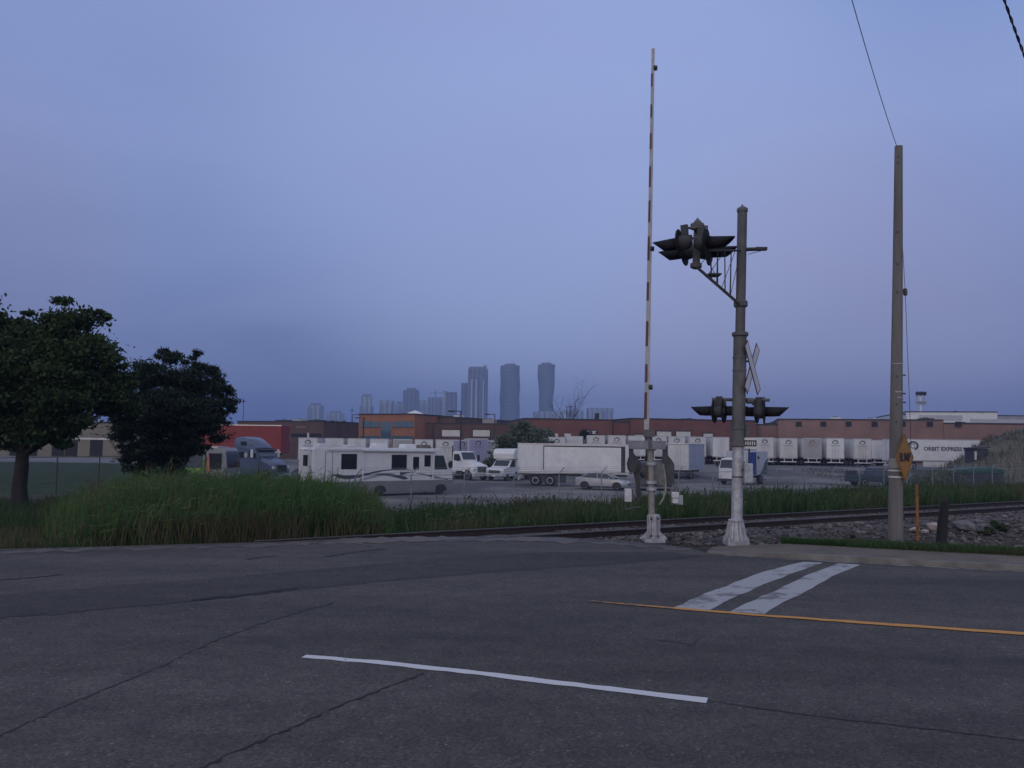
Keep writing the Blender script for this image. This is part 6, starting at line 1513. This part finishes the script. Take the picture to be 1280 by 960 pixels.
def lobe(px,py,spread,col,amt,cur):
    d=ray(px,py).normalized(); dt=N.new('ShaderNodeVectorMath'); dt.operation='DOT_PRODUCT'; L.new(tc.outputs['Generated'],dt.inputs[0]); dt.inputs[1].default_value=d
    mr=N.new('ShaderNodeMapRange'); mr.interpolation_type='SMOOTHERSTEP'; mr.inputs[1].default_value=math.cos(R(spread)); mr.inputs[2].default_value=1.0; mr.inputs[4].default_value=amt; L.new(dt.outputs['Value'],mr.inputs[0])
    mx=N.new('ShaderNodeMixRGB'); L.new(mr.outputs[0],mx.inputs[0]); L.new(cur,mx.inputs[1]); mx.inputs[2].default_value=(*s2l(col),1); return mx.outputs[0]
cur=lobe(60,490,44,(54,79,144),.95,cur)
cur=lobe(680,190,27,(149,165,213),.8,cur)
cur=lobe(1030,440,19,(146,144,184),.6,cur)
cur=lobe(130,20,24,(142,161,208),.65,cur)
cur=lobe(-40,300,12,(126,128,172),.6,cur)
mp=N.new('ShaderNodeMapping'); mp.inputs['Scale'].default_value=(1.2,1.2,4.5); mp.inputs['Rotation'].default_value=(0,R(18),0); L.new(tc.outputs['Generated'],mp.inputs[0])
nz_=N.new('ShaderNodeTexNoise'); nz_.inputs['Scale'].default_value=1.8; nz_.inputs['Detail'].default_value=5; nz_.inputs['Roughness'].default_value=.45; L.new(mp.outputs[0],nz_.inputs['Vector'])
cr_=N.new('ShaderNodeMapRange'); cr_.inputs[1].default_value=.4; cr_.inputs[2].default_value=.7; cr_.inputs[4].default_value=.5; L.new(nz_.outputs['Fac'],cr_.inputs[0])
mx=N.new('ShaderNodeMixRGB'); L.new(cr_.outputs[0],mx.inputs[0]); L.new(cur,mx.inputs[1]); mx.inputs[2].default_value=(*s2l((138,150,200)),1); cur=mx.outputs[0]
# brighter, warmer afterglow behind the camera
dt=N.new('ShaderNodeVectorMath'); dt.operation='DOT_PRODUCT'; L.new(tc.outputs['Generated'],dt.inputs[0]); dt.inputs[1].default_value=Vector((-.35,-.9,.25)).normalized()
mr=N.new('ShaderNodeMapRange'); mr.inputs[1].default_value=-.1; mr.inputs[2].default_value=1; mr.inputs[3].default_value=0; mr.inputs[4].default_value=1; L.new(dt.outputs['Value'],mr.inputs[0])
mx=N.new('ShaderNodeMixRGB'); L.new(mr.outputs[0],mx.inputs[0]); L.new(cur,mx.inputs[1]); mx.inputs[2].default_value=(.68,.71,.88,1); cur=mx.outputs[0]
bg2=N.new('ShaderNodeBackground'); bg2.inputs[1].default_value=1.08; L.new(cur,bg2.inputs[0]); L.new(bg2.outputs[0],add.inputs[1])
sun=bpy.data.lights.new('sun','SUN'); sun.energy=0.12; sun.angle=R(20); sun.color=(1,.92,.84); so=bpy.data.objects.new('sun',sun); COL.objects.link(so)
dirv=Vector((math.sin(SUN_AZ)*math.cos(R(12)),math.cos(SUN_AZ)*math.cos(R(12)),math.sin(R(12)))); so.rotation_euler=dirv.to_track_quat('Z','Y').to_euler()
scene.view_settings.view_transform='Standard'; scene.view_settings.look='None'; scene.view_settings.gamma=1; scene.view_settings.use_curve_mapping=False; scene.view_settings.exposure=0
cy=scene.cycles; cy.use_denoising=True; cy.volume_bounces=1; cy.max_bounces=6; cy.use_fast_gi=False; cy.transparent_max_bounces=8
